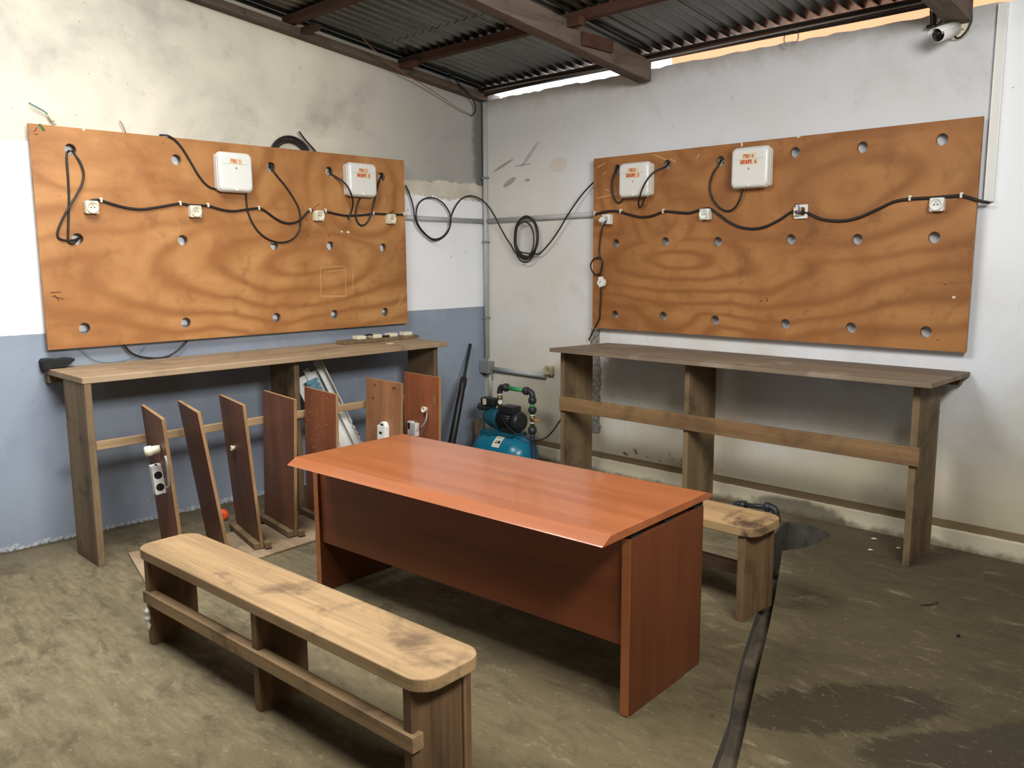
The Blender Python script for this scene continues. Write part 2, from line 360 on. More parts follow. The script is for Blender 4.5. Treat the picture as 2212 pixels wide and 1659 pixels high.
# ------------------------------------------------------------------ geometry helpers
class MB:
    def __init__(s): s.v = []; s.f = []; s.mi = []; s.sm = []
    def add(s, vs, fs, mi=0, smooth=False):
        b = len(s.v); s.v += [tuple(q) for q in vs]
        for f in fs: s.f.append(tuple(i+b for i in f)); s.mi.append(mi); s.sm.append(smooth)
        return s
    def box(s, lo, hi, mi=0, mat=None):
        (x0, y0, z0), (x1, y1, z1) = lo, hi
        p = [Vector(q) for q in ((x0, y0, z0), (x1, y0, z0), (x1, y1, z0), (x0, y1, z0), (x0, y0, z1), (x1, y0, z1), (x1, y1, z1), (x0, y1, z1))]
        if mat: p = [mat @ q for q in p]
        return s.add(p, [(0, 3, 2, 1), (4, 5, 6, 7), (0, 1, 5, 4), (1, 2, 6, 5), (2, 3, 7, 6), (3, 0, 4, 7)], mi)
    def cbox(s, c, d, mi=0, mat=None):
        c, d = Vector(c), Vector(d)/2
        return s.box(c-d, c+d, mi, mat)
    def bar(s, a, b, w, h, up=(0, 0, 1), mi=0):
        a, b = Vector(a), Vector(b); d = (b-a).normalized(); sd = d.cross(Vector(up)).normalized(); u = sd.cross(d)
        m = Matrix((d, sd, u)).transposed().to_4x4(); m.translation = a
        return s.box((0, -w/2, -h/2), ((b-a).length, w/2, h/2), mi, m)
    def prism(s, poly, ext, mi=0, mi_side=None):            # planar polygon (3D points) pushed along ext
        poly = [Vector(p) for p in poly]; e = Vector(ext); n = len(poly)
        nm = sum(((poly[i]-poly[0]).cross(poly[(i+1) % n]-poly[0]) for i in range(n)), Vector())
        if nm.dot(e) > 0: poly.reverse()
        s.add(poly+[p+e for p in poly], [tuple(range(n)), tuple(range(2*n-1, n-1, -1))], mi)
        b = len(s.v)-2*n
        for i in range(n):
            j = (i+1) % n
            s.f.append((b+i, b+n+i, b+n+j, b+j)); s.mi.append(mi if mi_side is None else mi_side); s.sm.append(False)
        return s
    def rings(s, rs, mi=0, smooth=True, cap=True):          # loft through rings of equal count
        n = len(rs[0]); b = len(s.v)
        for r in rs: s.v += [tuple(q) for q in r]
        for k in range(len(rs)-1):
            for i in range(n):
                j = (i+1) % n
                s.f.append((b+k*n+i, b+k*n+j, b+(k+1)*n+j, b+(k+1)*n+i)); s.mi.append(mi); s.sm.append(smooth)
        if cap:
            s.f.append(tuple(b+i for i in range(n-1, -1, -1))); s.f.append(tuple(b+(len(rs)-1)*n+i for i in range(n)))
            s.mi += [mi, mi]; s.sm += [False, False]
        return s
    def lathe(s, a, axis, prof, n=24, mi=0, cap=True):      # prof: (distance along axis, radius)
        a = Vector(a); d = Vector(axis).normalized()
        p = d.orthogonal().normalized(); q = d.cross(p)
        return s.rings([[a+d*t+p*(r*math.cos(2*PI*i/n))+q*(r*math.sin(2*PI*i/n)) for i in range(n)] for t, r in prof], mi, True, cap)
    def cyl(s, a, b, r, n=20, mi=0, r2=None):
        a, b = Vector(a), Vector(b)
        return s.lathe(a, b-a, [(0, r), ((b-a).length, r if r2 is None else r2)], n, mi)
    def tube(s, pts, r, n=8, mi=0, step=.02, closed=False, smooth=True):
        pts = [Vector(p) for p in pts]
        path = spline(pts, step) if smooth else pts
        t0 = (path[1]-path[0]).normalized(); p = t0.orthogonal().normalized(); rs = []
        for i, c in enumerate(path):
            t = (path[min(i+1, len(path)-1)]-path[max(i-1, 0)]).normalized()
            p = (p-t*p.dot(t)).normalized(); q = t.cross(p)
            rs.append([c+p*(r*math.cos(2*PI*k/n))+q*(r*math.sin(2*PI*k/n)) for k in range(n)])
        return s.rings(rs, mi, True, True)
    def sphere(s, c, r, n=16, mi=0, sc=(1, 1, 1)):
        c = Vector(c); k = n//2; rs = []
        for i in range(k+1):
            th = PI*i/k; rr = max(math.sin(th), .001)
            rs.append([c+Vector((r*sc[0]*rr*math.cos(2*PI*j/n), r*sc[1]*rr*math.sin(2*PI*j/n), -r*sc[2]*math.cos(th))) for j in range(n)])
        return s.rings(rs, mi)
    def holed(s, outer, holes, to3, ext, mi=0, mi_side=None):   # flat sheet with holes; to3 maps 2D to 3D, ext is its thickness vector
        ext = Vector(ext); loops = [outer]+holes
        flat = [to3(*q) for lp in loops for q in lp]; flat = [Vector(q) for q in flat]
        tris = tessellate_polygon([[Vector((q[0], q[1], 0)) for q in lp] for lp in loops])
        b = len(s.v); N = len(flat); ms = mi if mi_side is None else mi_side
        s.v += [tuple(q) for q in flat]+[tuple(q+ext) for q in flat]
        for (i, j, k) in tris:
            nm = (flat[j]-flat[i]).cross(flat[k]-flat[i])
            if nm.dot(ext) > 0: i, k = k, i
            s.f.append((b+i, b+j, b+k)); s.f.append((b+N+k, b+N+j, b+N+i)); s.mi += [mi, mi]; s.sm += [False, False]
        o = 0
        for lp in loops:
            m = len(lp)
            for i in range(m):
                j = (i+1) % m
                s.f.append((b+o+i, b+o+j, b+N+o+j, b+N+o+i)); s.mi.append(ms); s.sm.append(False)
            o += m
        return s
    def build(s, name, mats, parent=None, bevel=0., seg=2, fixn=False, subsurf=0):
        me = bpy.data.meshes.new(name); me.from_pydata(s.v, [], s.f)
        for m in (mats if isinstance(mats, (list, tuple)) else [mats]): me.materials.append(M[m])
        me.polygons.foreach_set('material_index', s.mi); me.polygons.foreach_set('use_smooth', s.sm)
        me.update()
        if fixn:
            bm = bmesh.new(); bm.from_mesh(me); bmesh.ops.recalc_face_normals(bm, faces=bm.faces); bm.to_mesh(me); bm.free()
        o = bpy.data.objects.new(name, me); C.objects.link(o)
        if parent: o.parent = parent
        if bevel:
            b = o.modifiers.new('bevel', 'BEVEL'); b.width = bevel; b.segments = seg; b.limit_method = 'ANGLE'; b.angle_limit = .6
        if subsurf:
            b = o.modifiers.new('subsurf', 'SUBSURF'); b.levels = b.render_levels = subsurf
        return o
def spline(p, step):
    out = []
    for i in range(len(p)-1):
        a, b, c, d = p[max(i-1, 0)], p[i], p[i+1], p[min(i+2, len(p)-1)]
        k = max(2, int((c-b).length/step))
        for j in range(k):
            t = j/k
            out.append(.5*((2*b)+(c-a)*t+(2*a-5*b+4*c-d)*t*t+(3*b-a-3*c+d)*t**3))
    out.append(p[-1]); return out
def tag(o, label, cat, group=None, kind=None):
    o['label'] = label; o['category'] = cat
    if group: o['group'] = group
    if kind: o['kind'] = kind
    return o
def thing(name, label, cat, loc=(0, 0, 0), rz=0., group=None, mat=None):
    o = bpy.data.objects.new(name, None); C.objects.link(o); o.empty_display_size = .1
    if mat: o.matrix_world = mat
    else: o.location = loc; o.rotation_euler = (0, 0, rz)
    return tag(o, label, cat, group)
def struct(o):
    o['kind'] = 'structure'; return o
def dup(root, loc, rz, label, group=None):
    r = root.copy(); C.objects.link(r); r.location = loc; r.rotation_euler = (0, 0, rz); r['label'] = label
    if group: r['group'] = group
    for ch in list(root.children):
        c = ch.copy(); C.objects.link(c); c.parent = r
        for g in ch.children:
            d = g.copy(); C.objects.link(d); d.parent = c
    return r
def circle(cx, cy, r, n=28): return [(cx+r*math.cos(2*PI*i/n), cy+r*math.sin(2*PI*i/n)) for i in range(n)]
def rrect(w, h, r, n=6):
    out = []
    for cx, cy, a0 in ((w/2-r, h/2-r, 0), (-w/2+r, h/2-r, 90), (-w/2+r, -h/2+r, 180), (w/2-r, -h/2+r, 270)):
        for i in range(n+1):
            a = math.radians(a0+90*i/n); out.append((cx+r*math.cos(a), cy+r*math.sin(a)))
    return out

# ------------------------------------------------------------------ the setting
RS = .12                                                     # roof slope
zr = lambda y: 2.985-RS*y                                    # underside of the sheets
XE, YE = 6.3, -9.0
trench = [Fl(*q) for q in ((1668, 1200), (1650, 1290), (1627, 1345), (1606, 1410), (1590, 1470), (1574, 1560), (1538, 1659), (1518, 1720),
                           (1572, 1720), (1592, 1655), (1607, 1590), (1622, 1520), (1640, 1440), (1660, 1360), (1674, 1290), (1684, 1230), (1690, 1190), (1716, 1186), (1745, 1182), (1774, 1170), (1795, 1157))]
trench = [(p.x, p.y) for p in trench]+[(3.12, -.205), (2.97, -.16), (2.88, -.19), (2.90, -.34), (2.96, -.60)]
b = MB()
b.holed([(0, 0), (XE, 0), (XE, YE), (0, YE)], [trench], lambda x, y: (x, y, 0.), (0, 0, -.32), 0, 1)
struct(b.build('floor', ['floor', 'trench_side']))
b = MB()
nb_, rows = 40, []
tx0, tx1 = min(p[0] for p in trench)-.05, max(p[0] for p in trench)+.05
ty0, ty1 = min(p[1] for p in trench)-.05, 0.
gx, gy = 30, 60
for j in range(gy+1):
    b_y = ty0+(ty1-ty0)*j/gy
    for i in range(gx+1):
        b.v.append((tx0+(tx1-tx0)*i/gx, ty0+(ty1-ty0)*j/gy, (-.055-.012*random.random() if b_y < -.95 else -.055-.20*min(1, (b_y+.95)/.25)-.02*random.random())))
for j in range(gy):
    for i in range(gx):
        k = j*(gx+1)+i
        b.f.append((k, k+1, k+gx+2, k+gx+1)); b.mi.append(0); b.sm.append(True)
struct(b.build('floor_trench_bed', 'trench'))

ztop = lambda y: zr(y)-.01
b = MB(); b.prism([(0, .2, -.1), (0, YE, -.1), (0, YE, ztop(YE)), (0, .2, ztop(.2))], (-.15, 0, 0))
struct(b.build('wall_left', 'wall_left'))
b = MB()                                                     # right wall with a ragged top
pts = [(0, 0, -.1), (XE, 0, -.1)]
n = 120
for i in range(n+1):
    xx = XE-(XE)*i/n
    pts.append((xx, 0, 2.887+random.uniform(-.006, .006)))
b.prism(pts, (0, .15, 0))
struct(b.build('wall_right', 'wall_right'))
b = MB(); b.holed([(0, -.1), (-4.45, -.1), (-4.45, 3.46), (0, 2.95)], [[(-2.2, 2.46), (-4.2, 2.46), (-4.2, 3.09), (-2.2, 3.09)]], lambda y, z: (5.4, y, z), (.12, 0, 0)); struct(b.build('wall_east', 'render'))
b = MB(); b.prism([(6.3, .0, -.1), (6.3, YE, -.1), (6.3, YE, 4.0), (6.3, 0, 2.97)], (.15, 0, 0)); struct(b.build('wall_far_east', 'render'))
b = MB()                                                     # rear wall with a wide doorway
b.prism([(0, YE, -.1), (4.6, YE, -.1), (4.6, YE, 2.1), (5.5, YE, 2.1), (5.5, YE, -.1), (XE, YE, -.1), (XE, YE, 4.0), (0, YE, 4.0)], (0, -.15, 0))
struct(b.build('wall_rear', 'render'))
b = MB(); b.prism([(0, 0, -.08), (0, -.034, -.08), (0, -.034, .104), (0, -.026, .112), (0, 0, .152)], (XE, 0, 0)); struct(b.build('baseboard_right', 'plinth', bevel=.004))
b = MB(); b.box((-.45, 3.4, -.1), (9, 3.55, 5.2)); struct(b.build('wall_outside', 'outside'))

# roof sheets: corrugation runs down the slope towards the right wall
b = MB()
lam, amp = .085, .011
def sheet(x0, x1, ya, yb, lift):
    n = max(2, int((x1-x0)/lam*10)); ys = [ya+(yb-ya)*i/6 for i in range(7)]
    o = len(b.v)
    for yy in ys:
        for i in range(n+1):
            xx = x0+(x1-x0)*i/n
            b.v.append((xx, yy, zr(yy)+.012+lift+amp*math.cos(2*PI*xx/lam)))
    for j in range(6):
        for i in range(n):
            k = o+j*(n+1)+i
            b.f.append((k, k+n+1, k+n+2, k+1)); b.mi.append(0); b.sm.append(True)
xs = -.15; k = 0
while xs < XE:
    x1 = min(xs+.83, XE+.1); lift = .006*(k % 2)
    sheet(xs, x1, .10, -1.1, lift)
    if xs < 5.3: sheet(xs, x1, -1.05, -3.1, lift+.003)
    if x1 < 1.0 or 2.5 < xs < 5.3: sheet(xs, x1, -3.05, -4.7, lift+.005)
    if xs > 5.3: sheet(xs, x1, -4.3, YE-.2, lift+.008)
    else: sheet(xs, x1, -4.65, YE-.2, lift+.008)
    xs += .8; k += 1
struct(b.build('ceiling', 'metal'))

# roof timbers
def rafter(x0, x1, zb, zt, y0, y1, label):
    b = MB()
    b.prism([(x0, y0, zb-RS*y0), (x0, y1, zb-RS*y1), (x0, y1, zt-RS*y1), (x0, y0, zt-RS*y0)], (x1-x0, 0, 0))
    return tag(b.build('roof_rafter', 'beam_y', bevel=.004), label, 'beam', 'roof rafters')
rafter(.0, .085, 2.872, 2.922, -.02, -8.9, 'dark wooden rafter lying along the top of the left wall')
rafter(1.60, 1.70, 2.785, 2.922, -.05, -8.9, 'heavy grey wooden rafter crossing the middle of the metal roof')
rafter(3.56, 3.68, 2.80, 2.922, -.04, -8.9, 'dark rafter end above the white security camera')
for y, lab in ((-.02, 'dark eave purlin resting just above the right wall with cables along it'), (-.84, 'reddish brown purlin nearest the right wall, crossing the heavy rafter'),
               (-1.80, 'brown purlin higher up the roof, catching warm light near the left wall'), (-2.8, None), (-3.8, None)):
    if lab is None: continue
    b = MB(); x0 = .0 if y < -.5 else .0
    z0 = zr(y)
    b.box((x0+.005, y-.03, z0-.058), (XE-.05, y+.03, z0-.002)) if y < -.5 else b.box((x0+.005, y-.035, 2.932), (XE-.05, y+.025, 2.978))
    tag(b.build('roof_purlin', 'beam_x', bevel=.003), lab, 'beam', 'roof purlins')
for x, y, lab in ((.15, -.90, 'small wooden cleat where the nearest purlin meets the left rafter'), (.15, -1.72, 'small wooden cleat where the upper purlin meets the left rafter')):
    b = MB(); b.box((x-.06, y-.025, zr(y)-.10), (x+.10, y+.025, zr(y)-.06))
    tag(b.build('wooden_cleat', 'beam_x', bevel=.003), lab, 'wood block', 'roof cleats')
b = MB(); b.box((1.66, -.93, zr(-.9)-.11), (1.80, -.88, zr(-.9)-.06)); b.box((1.70, -.80, 2.90), (1.725, -.50, 2.98))
tag(b.build('wooden_cleat', 'beam_x', bevel=.003), 'small wooden cleat nailed to the side of the heavy rafter', 'wood block', 'roof cleats')

# ------------------------------------------------------------------ desk
A = .0625
desk = thing('desk', 'reddish cherry laminate desk with slab side panels in the middle of the room', 'desk', (1.72, -2.99, 0), A)
def D(p): return p
TL, TW, TZ = 1.7445, .7603, .715
o = Matrix.Rotation(-A, 4, 'Z') @ (Vector((1.795, -2.9945, 0))-Vector((1.72, -2.99, 0)))
x0, y0 = o.x, o.y
prof = [(y0, TZ-.030), (y0+.004, TZ-.026), (y0+.050, TZ), (y0+TW-.05, TZ), (y0+TW-.004, TZ-.014), (y0+TW, TZ-.022), (y0+TW-.01, TZ-.028), (y0+.012, TZ-.030)]
b = MB(); b.prism([(x0, y, z) for y, z in prof], (TL, 0, 0))
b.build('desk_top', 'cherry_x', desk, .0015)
# side panels, foot glides worn at the bottom
rx1 = 1.803; lx0 = .003
def side(x, flip):
    yb, yf = .80, .275
    y_f, y_b = .185, .708
    P = [(x, y_f, .004), (x, y_f+.03, .0), (x, y_f+.20, .001), (x, y_f+.21, .007), (x, y_f+.225, .001), (x, y_b-.12, .0), (x, y_b-.11, .008), (x, y_b, .006), (x, y_b, .658), (x, y_f, .658)]
    b = MB(); b.prism(P, (.032, 0, 0), 0)
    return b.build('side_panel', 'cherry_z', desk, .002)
side(rx1-.032+.0, 0); side(lx0, 1)
for x in (rx1-.033, lx0-.001):
    b = MB(); b.box((x, .183, .004), (x+.034, .1855, .658)); b.build('edge_band', 'cherry_edge', desk)
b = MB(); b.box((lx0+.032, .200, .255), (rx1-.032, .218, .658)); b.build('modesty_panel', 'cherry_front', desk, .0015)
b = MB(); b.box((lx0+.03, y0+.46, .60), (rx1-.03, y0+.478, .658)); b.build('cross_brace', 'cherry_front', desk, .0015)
for x in (rx1-.016, lx0+.016):
    for y in (.23, .45, .67):
        b = MB(); b.box((x-.013, y-.035, .6582), (x+.013, y+.035, TZ-.0305)); b.build('spacer_block', 'dark', desk)

# ------------------------------------------------------------------ benches
def bench(name, label, L, W, Z, leg_x, rail_y, rail_z, rail_m, loc, rz, seat_m='bench_x', over=.03):
    t = thing(name, label, 'bench', loc, rz, 'wooden benches')
    r = rrect(L, W, .075, 8)
    b = MB(); b.prism([(L/2+p, W/2+q, Z-.042) for p, q in r], (0, 0, .042)); b.build('seat', seat_m, t, .004)
    for x in leg_x:
        b = MB(); b.box((x-.018, .012, 0), (x+.018, W-.045, Z-.042)); g = b.build('leg', 'bench_z', t, .003)
    x = leg_x[-1]
    b = MB(); b.box((x-.016, W-.045, 0), (x+.026, W-.012, Z-.042)); b.build('leg_strip', 'bench_z', t, .003)
    b = MB(); b.box((leg_x[0]-.02, rail_y, rail_z), (leg_x[-1]+over, rail_y+.045, rail_z+.052)); b.build('stretcher', rail_m, t, .003)
    return t
bn = bench('wooden_bench', 'long worn wooden bench with rounded seat corners in front of the desk', 1.795, .268, .42, (.075, .895, 1.712), .0, .185, 'bench_x', (1.617, -3.634, 0), .0508, over=.035)
b = MB()
b.tube([(.055, -.004, .165), (.058, -.010, .15), (.062, -.006, .13), (.054, -.012, .115), (.066, -.008, .09), (.06, -.012, .07)], .008, 8)
for z in (.15, .12): b.sphere((.06, -.010, z), .013, 10)
tag(b.build('rope_knot', 'rope'), 'short knotted white cord tied round the far leg of the front bench', 'rope').matrix_world = Matrix.Translation((1.636, -3.620, 0)) @ Matrix.Rotation(.0508, 4, 'Z')
bench('wooden_bench', 'wooden bench with a gouged seat end, half hidden behind the desk', 1.74, .285, .44, (.08, .88, 1.672), .13, .165, 'bench_dark', (1.715, -1.722, 0), .005, 'bench_gouged', over=-.02)

# ------------------------------------------------------------------ counters along the walls
ct = thing('side_counter', 'narrow wooden counter standing against the blue and white left wall', 'counter', (.3, -2.2, 0), 0, 'side counters')
def loc_(p, base): return Vector(p)-Vector(base)
def cbox(name, lo, hi, m, root, bev=.003):
    b = MB(); base = root.location
    b.box(Vector(lo)-base, Vector(hi)-base); return b.build(name, m, root, bev)
b = MB(); base = ct.location
zt = 1.0198
b.prism([Vector(p)-base for p in ((.004, -3.437, zt), (.58, -3.437, zt), (.592, -2.6, zt), (.58, -.931, zt), (.004, -.945, zt))], (0, 0, -.034))
b.build('counter_top', 'top_y', ct, .004)
for y, xa, xb in ((-3.412, .262, .578), (-2.135, .2, .50), (-.985, .2, .505)):
    cbox('leg', (xa, y-.018, 0), (xb, y+.018, zt-.035), 'leg_z', ct)
cbox('stretcher', (.540, -3.39, .628), (.568, -1.005, .673), 'rail_y', ct)
cbox('wall_batten', (.003, -3.44, .94), (.055, -.96, zt-.035), 'leg_z', ct)
cr = thing('side_counter', 'narrow wooden counter standing against the right wall, broad rail across its legs', 'counter', (2.5, -.3, 0), 0, 'side counters')
b = MB(); base = cr.location; zt2 = .9936
b.prism([Vector(p)-base for p in ((1.262, -.592, zt2), (3.78, -.592, zt2), (3.785, -.004, zt2), (1.60, -.004, zt2), (1.34, -.03, zt2))], (0, 0, -.026))
b.build('counter_top', 'top_x', cr, .003)
for u, v in ((1219, 800), (1489, 830), (1985, 900)):
    x = Rw(u, v, -.49).x
    cbox('leg', (x-.036, -.49, 0), (x, -.17, zt2-.026), 'leg_z', cr)
cbox('stretcher', (1.283, -.512, .545), (3.717, -.4905, .644), 'rail_x', cr)
cbox('wall_batten', (1.36, -.05, .92), (3.75, -.034+.03, zt2-.026), 'leg_z', cr)

# ------------------------------------------------------------------ wall panels
HR = .0315
def wall_panel(label, side_, c, w, h, holes, mat, marks):
    # local X across the panel, Z up, -Y outward
    t = thing('plywood_panel', label, 'panel', c, PI/2 if side_ == 'L' else 0, 'wall panels')
    b = MB()
    b.holed([(-w/2, -h/2), (w/2, -h/2), (w/2, h/2), (-w/2, h/2)], [circle(x, z, HR) for x, z in holes], lambda x, z: (x, 0, z), (0, .024, 0), 0, 1)
    for kind, x0_, z0_, x1_, z1_, wd in marks:
        b.bar((x0_, -.0004, z0_), (x1_, -.0004, z1_), .0008, wd, (0, 0, 1) if abs(x1_-x0_) > abs(z1_-z0_) else (1, 0, 0), kind)
    b.build('board', [mat, 'ply_edge', 'chalk', 'pencil', 'green_paint', 'putty'], t)
    for lo, hi in (((-w/2+.02, -h/2+.012), (-w/2+.06, h/2-.012)), ((w/2-.06, -h/2+.012), (w/2-.02, h/2-.012)), ((-w/2+.06, -h/2+.012), (w/2-.06, -h/2+.05)), ((-w/2+.06, h/2-.05), (w/2-.06, h/2-.012))):
        b = MB(); b.box((lo[0], .024, lo[1]), (hi[0], .0597, hi[1])); b.build('batten', 'leg_z', t)
    return t
lc = Vector((.06, (-3.4277-.8819)/2, 1.1256+.61)); lw_, lh_ = 2.546, 1.22
def lp(u, v): p = Lw(u, v, .06); return (p.y-lc.y, p.z-lc.z)
LH = [(152, 323), (381, 345), (586, 361), (711, 370), (824, 382), (168, 516), (395, 519), (593, 530), (714, 531), (828, 535), (183, 709), (402, 697), (598, 686), (723, 679), (832, 674)]
def mk(fn, kind, segs, wd): return [(kind,)+fn(a, b_)+fn(c_, d)+(wd,) for a, b_, c_, d in segs]
lm = mk(lp, 2, [(692, 578, 746, 575), (746, 575, 747, 641), (747, 641, 694, 641), (694, 641, 692, 578), (700, 588, 745, 583), (762, 585, 763, 625), (712, 572, 713, 563), (695, 639, 745, 639), (806, 690, 812, 683), (840, 692, 872, 640)], .004)
lm += mk(lp, 3, [(109, 632, 131, 631), (112, 640, 138, 646), (118, 637, 128, 650), (74, 285, 80, 275), (74, 290, 82, 290), (710, 505, 712, 511), (565, 357, 566, 360)], .005)
lm += mk(lp, 4, [(84, 268, 96, 283)], .016)+mk(lp, 5, [(736, 500, 740, 500), (749, 501, 755, 502), (178, 279, 183, 280), (180, 273, 181, 277)], .014)
PL = wall_panel('golden plywood panel with cable holes on the left wall above its counter', 'L', lc, lw_, lh_, [lp(*q) for q in LH], 'ply_left', lm)
rc = Vector(((1.2169+3.77)/2, -.06, (1.1009+2.3242)/2)); rw_, rh_ = 2.553, 1.223
def rp(u, v): p = Rw(u, v, -.06); return (p.x-rc.x, p.z-rc.z)
RH = [(1332, 365), (1441, 356), (1556, 348), (1717, 329), (1863, 318), (2035, 301), (1330, 526), (1437, 522), (1550, 522), (1708, 517), (1852, 517), (2018, 513), (1328, 680), (1432, 683), (1544, 692), (1696, 700), (1838, 708), (2000, 717)]
rm = mk(rp, 5, [(1602, 308, 1603, 316), (1721, 296, 1729, 294), (2057, 642, 2064, 642)], .012)+mk(rp, 3, [(1655, 642, 1658, 652), (1641, 651, 1648, 650), (2040, 613, 2043, 616), (2024, 733, 2027, 735)], .006)
rm += mk(rp, 2, [(1410, 333, 1440, 345), (1446, 342, 1460, 350), (1505, 343, 1510, 332), (1290, 362, 1308, 352), (1303, 378, 1308, 372), (1330, 419, 1290, 428), (1307, 410, 1318, 412)], .006)
PR = wall_panel('brown plywood panel with cable holes on the right wall above its counter', 'R', rc, rw_, rh_, [rp(*q) for q in RH], 'ply_right', rm)

# ------------------------------------------------------------------ handwriting
GL = {'P': [[(0, 0), (0, 1), (.5, .95), (.55, .6), (0, .5)]], 'B': [[(0, 0), (0, 1), (.5, .9), (.45, .55), (0, .52), (.55, .4), (.5, .05), (0, 0)]],
      'O': [[(.1, .1), (0, .5), (.15, .95), (.5, .9), (.6, .4), (.4, 0), (.1, .1)]], 'G': [[(.55, .85), (.25, 1), (0, .55), (.15, .05), (.5, .1), (.52, .45), (.3, .45)]],
      'R': [[(0, 0), (0, 1), (.5, .9), (.45, .55), (0, .5), (.55, 0)]], 'U': [[(0, 1), (.05, .15), (.3, 0), (.5, .2), (.55, 1)]], 'E': [[(.5, 1), (0, .95), (0, .02), (.5, 0)], [(0, .5), (.4, .52)]],
      '1': [[(.1, .8), (.3, 1), (.3, 0)], [(.08, 0), (.5, 0)]], '2': [[(.0, .8), (.2, 1), (.5, .85), (.4, .5), (0, 0), (.55, .02)]], '3': [[(0, .95), (.45, .95), (.2, .6), (.5, .35), (.3, 0), (0, .1)]],
      '4': [[(.35, 1), (0, .35), (.6, .35)], [(.4, .65), (.4, 0)]], '-': [[(.05, .45), (.45, .5)]], ' ': []}
def write(b, text, cx, z, h, y, wd, slant=0.):
    w = h*.62; x = cx-len(text)*w/2
    for ch in text:
        for st in GL[ch]:
            pts = [(x+p*h*.8, z+q*h+slant*(x+p*h-cx)) for p, q in st]
            for (ax, az), (bx, bz) in zip(pts, pts[1:]):
                b.bar((ax, y, az), (bx, y, bz), .0006, wd, (0, 0, 1) if abs(bx-ax) > abs(bz-az) else (1, 0, 0))
        x += w

# ------------------------------------------------------------------ junction boxes
def junction_box(label, c, side_, w, h, lines, mark):
    t = thing('junction_box', label, 'junction box', c, PI/2 if side_ == 'L' else 0, 'junction boxes on the panels')
    b = MB(); b.prism([(x*.93, 0, z*.93) for x, z in rrect(w, h, .02)], (0, -.045, 0)); b.build('back_box', 'box_white', t, .002)
    b = MB(); b.prism([(x, -.046, z) for x, z in rrect(w, h, .030)], (0, -.010, 0)); b.build('lid_rim', 'box_white', t, .003)
    b = MB(); rs = []
    for d, sc, r in ((.056, .975, .03), (.066, .97, .03), (.074, .945, .03), (.080, .89, .028), (.083, .82, .026)):
        rs.append([(x, -d, z) for x, z in rrect(w*sc, h*sc, r)][::-1])
    b.rings(rs); b.build('lid', 'box_white', t, fixn=True)
    b = MB(); b.lathe((.0, -.0745, -h*.415), (0, -1, 0), [(0, .014), (.009, .014), (.011, .011)], 18); b.build('latch', 'white', t)
    b = MB(); b.bar((-w*.38, -.0832, h*.20), (w*.38, -.0832, h*.20), .0006, .0012); b.build('lid_groove', 'pvc_dark', t)
    th = .036*len(lines)
    b = MB()
    for i, ln in enumerate(lines):
        ww = w*(.36 if i == 0 else .48); zz = h*.27-.034*i
        b.box((-ww/2, -.0838, zz-.017), (ww/2, -.0830, zz+.017))
    tp = b.build('label_tape', 'tape', t)
    b = MB()
    for i, ln in enumerate(lines):
        write(b, ln, 0, h*.27-.034*i-.011, .022, -.0842, .0034 if i == 0 else .0046, -.03)
    b.build('lettering', 'red_ink', tp)
    b = MB(); b.prism([(-.008, -.0832, h*.27-.034*len(lines)-.012), (.008, -.0832, h*.27-.034*len(lines)-.012), (0, -.0832, h*.27-.034*len(lines)+.002)], (0, -.0004, 0)); b.build('arrow_mark', mark, t)
    return t
XL = .06
def face(P, Q, ax, off): return None
def jb(u0, v0, u1, v1, side_):                              # centre and size from two opposite corners of the lid
    if side_ == 'L':
        p, q = Lw(u0, v0, .12), Lw(u1, v1, .12); return Vector((.06, (p.y+q.y)/2, (p.z+q.z)/2)), abs(q.y-p.y), abs(q.z-p.z)
    p, q = Rw(u0, v0, -.12), Rw(u1, v1, -.12); return Vector(((p.x+q.x)/2, -.06, (p.z+q.z)/2)), abs(q.x-p.x), abs(q.z-p.z)
c, w, h = jb(467, 336, 546, 408, 'L'); h = .245
junction_box('square white junction box lettered PBO 1, left of the two on the left panel', c, 'L', w, h, ['PBO 1'], 'pvc_dark')
c, w, h = jb(749, 356, 813, 421, 'L'); h = .235
junction_box('square white junction box lettered PBO-2 GROUPE 2, near the left panel edge', c, 'L', w, h, ['PBO-2', 'GROUPE 2'], 'tape')
c, w, h = jb(1339, 356, 1404, 422, 'R'); h = .235
junction_box('grey white junction box lettered PBO3 GROUPE 3, at the right panel corner', c, 'R', w, h, ['PBO3', 'GROUPE 3'], 'amber')
c, w, h = jb(1582, 327, 1661, 398, 'R'); h = .25
junction_box('grey white junction box lettered PBO-4 GROUPE 4, on the right panel', c, 'R', w, h, ['PBO-4', 'GROUPE 4'], 'pvc_dark')

# ------------------------------------------------------------------ sockets
def socket_parts(t, m='cream', w=.072, d=.038):
    b = MB(); b.prism([(x, 0, z) for x, z in rrect(w, w, .008, 4)], (0, -d, 0)); b.build('socket_body', m, t, .003)
    b = MB()
    b.lathe((0, -d+.004, 0), (0, -1, 0), [(0, .0345), (.012, .034), (.0135, .031), (.0135, .0255), (.003, .0245), (.003, .001)], 28)
    b.build('socket_face', m, t, fixn=True)
    b = MB()
    for x, z in ((-.009, .0), (.009, .0), (0, .013)): b.cyl((x, -d-.0075, z), (x, -d-.0065, z), .0035 if z == 0 else .0028, 10)
    b.build('pin_hole', 'dark', t)
def socket(label, pos, side_, m='cream'):
    t = thing('power_socket', label, 'socket', pos, PI/2 if side_ == 'L' else 0, 'surface sockets')
    socket_parts(t, m); return t
def on(side_, u, v): 
    p = Lw(u, v, .08) if side_ == 'L' else Rw(u, v, -.08)
    if side_ == 'L': p.x = .0605
    else: p.y = -.0605
    return p
s0 = socket('cream socket at the left end of the left panel, first on its black cable', on('L', 197, 448), 'L')
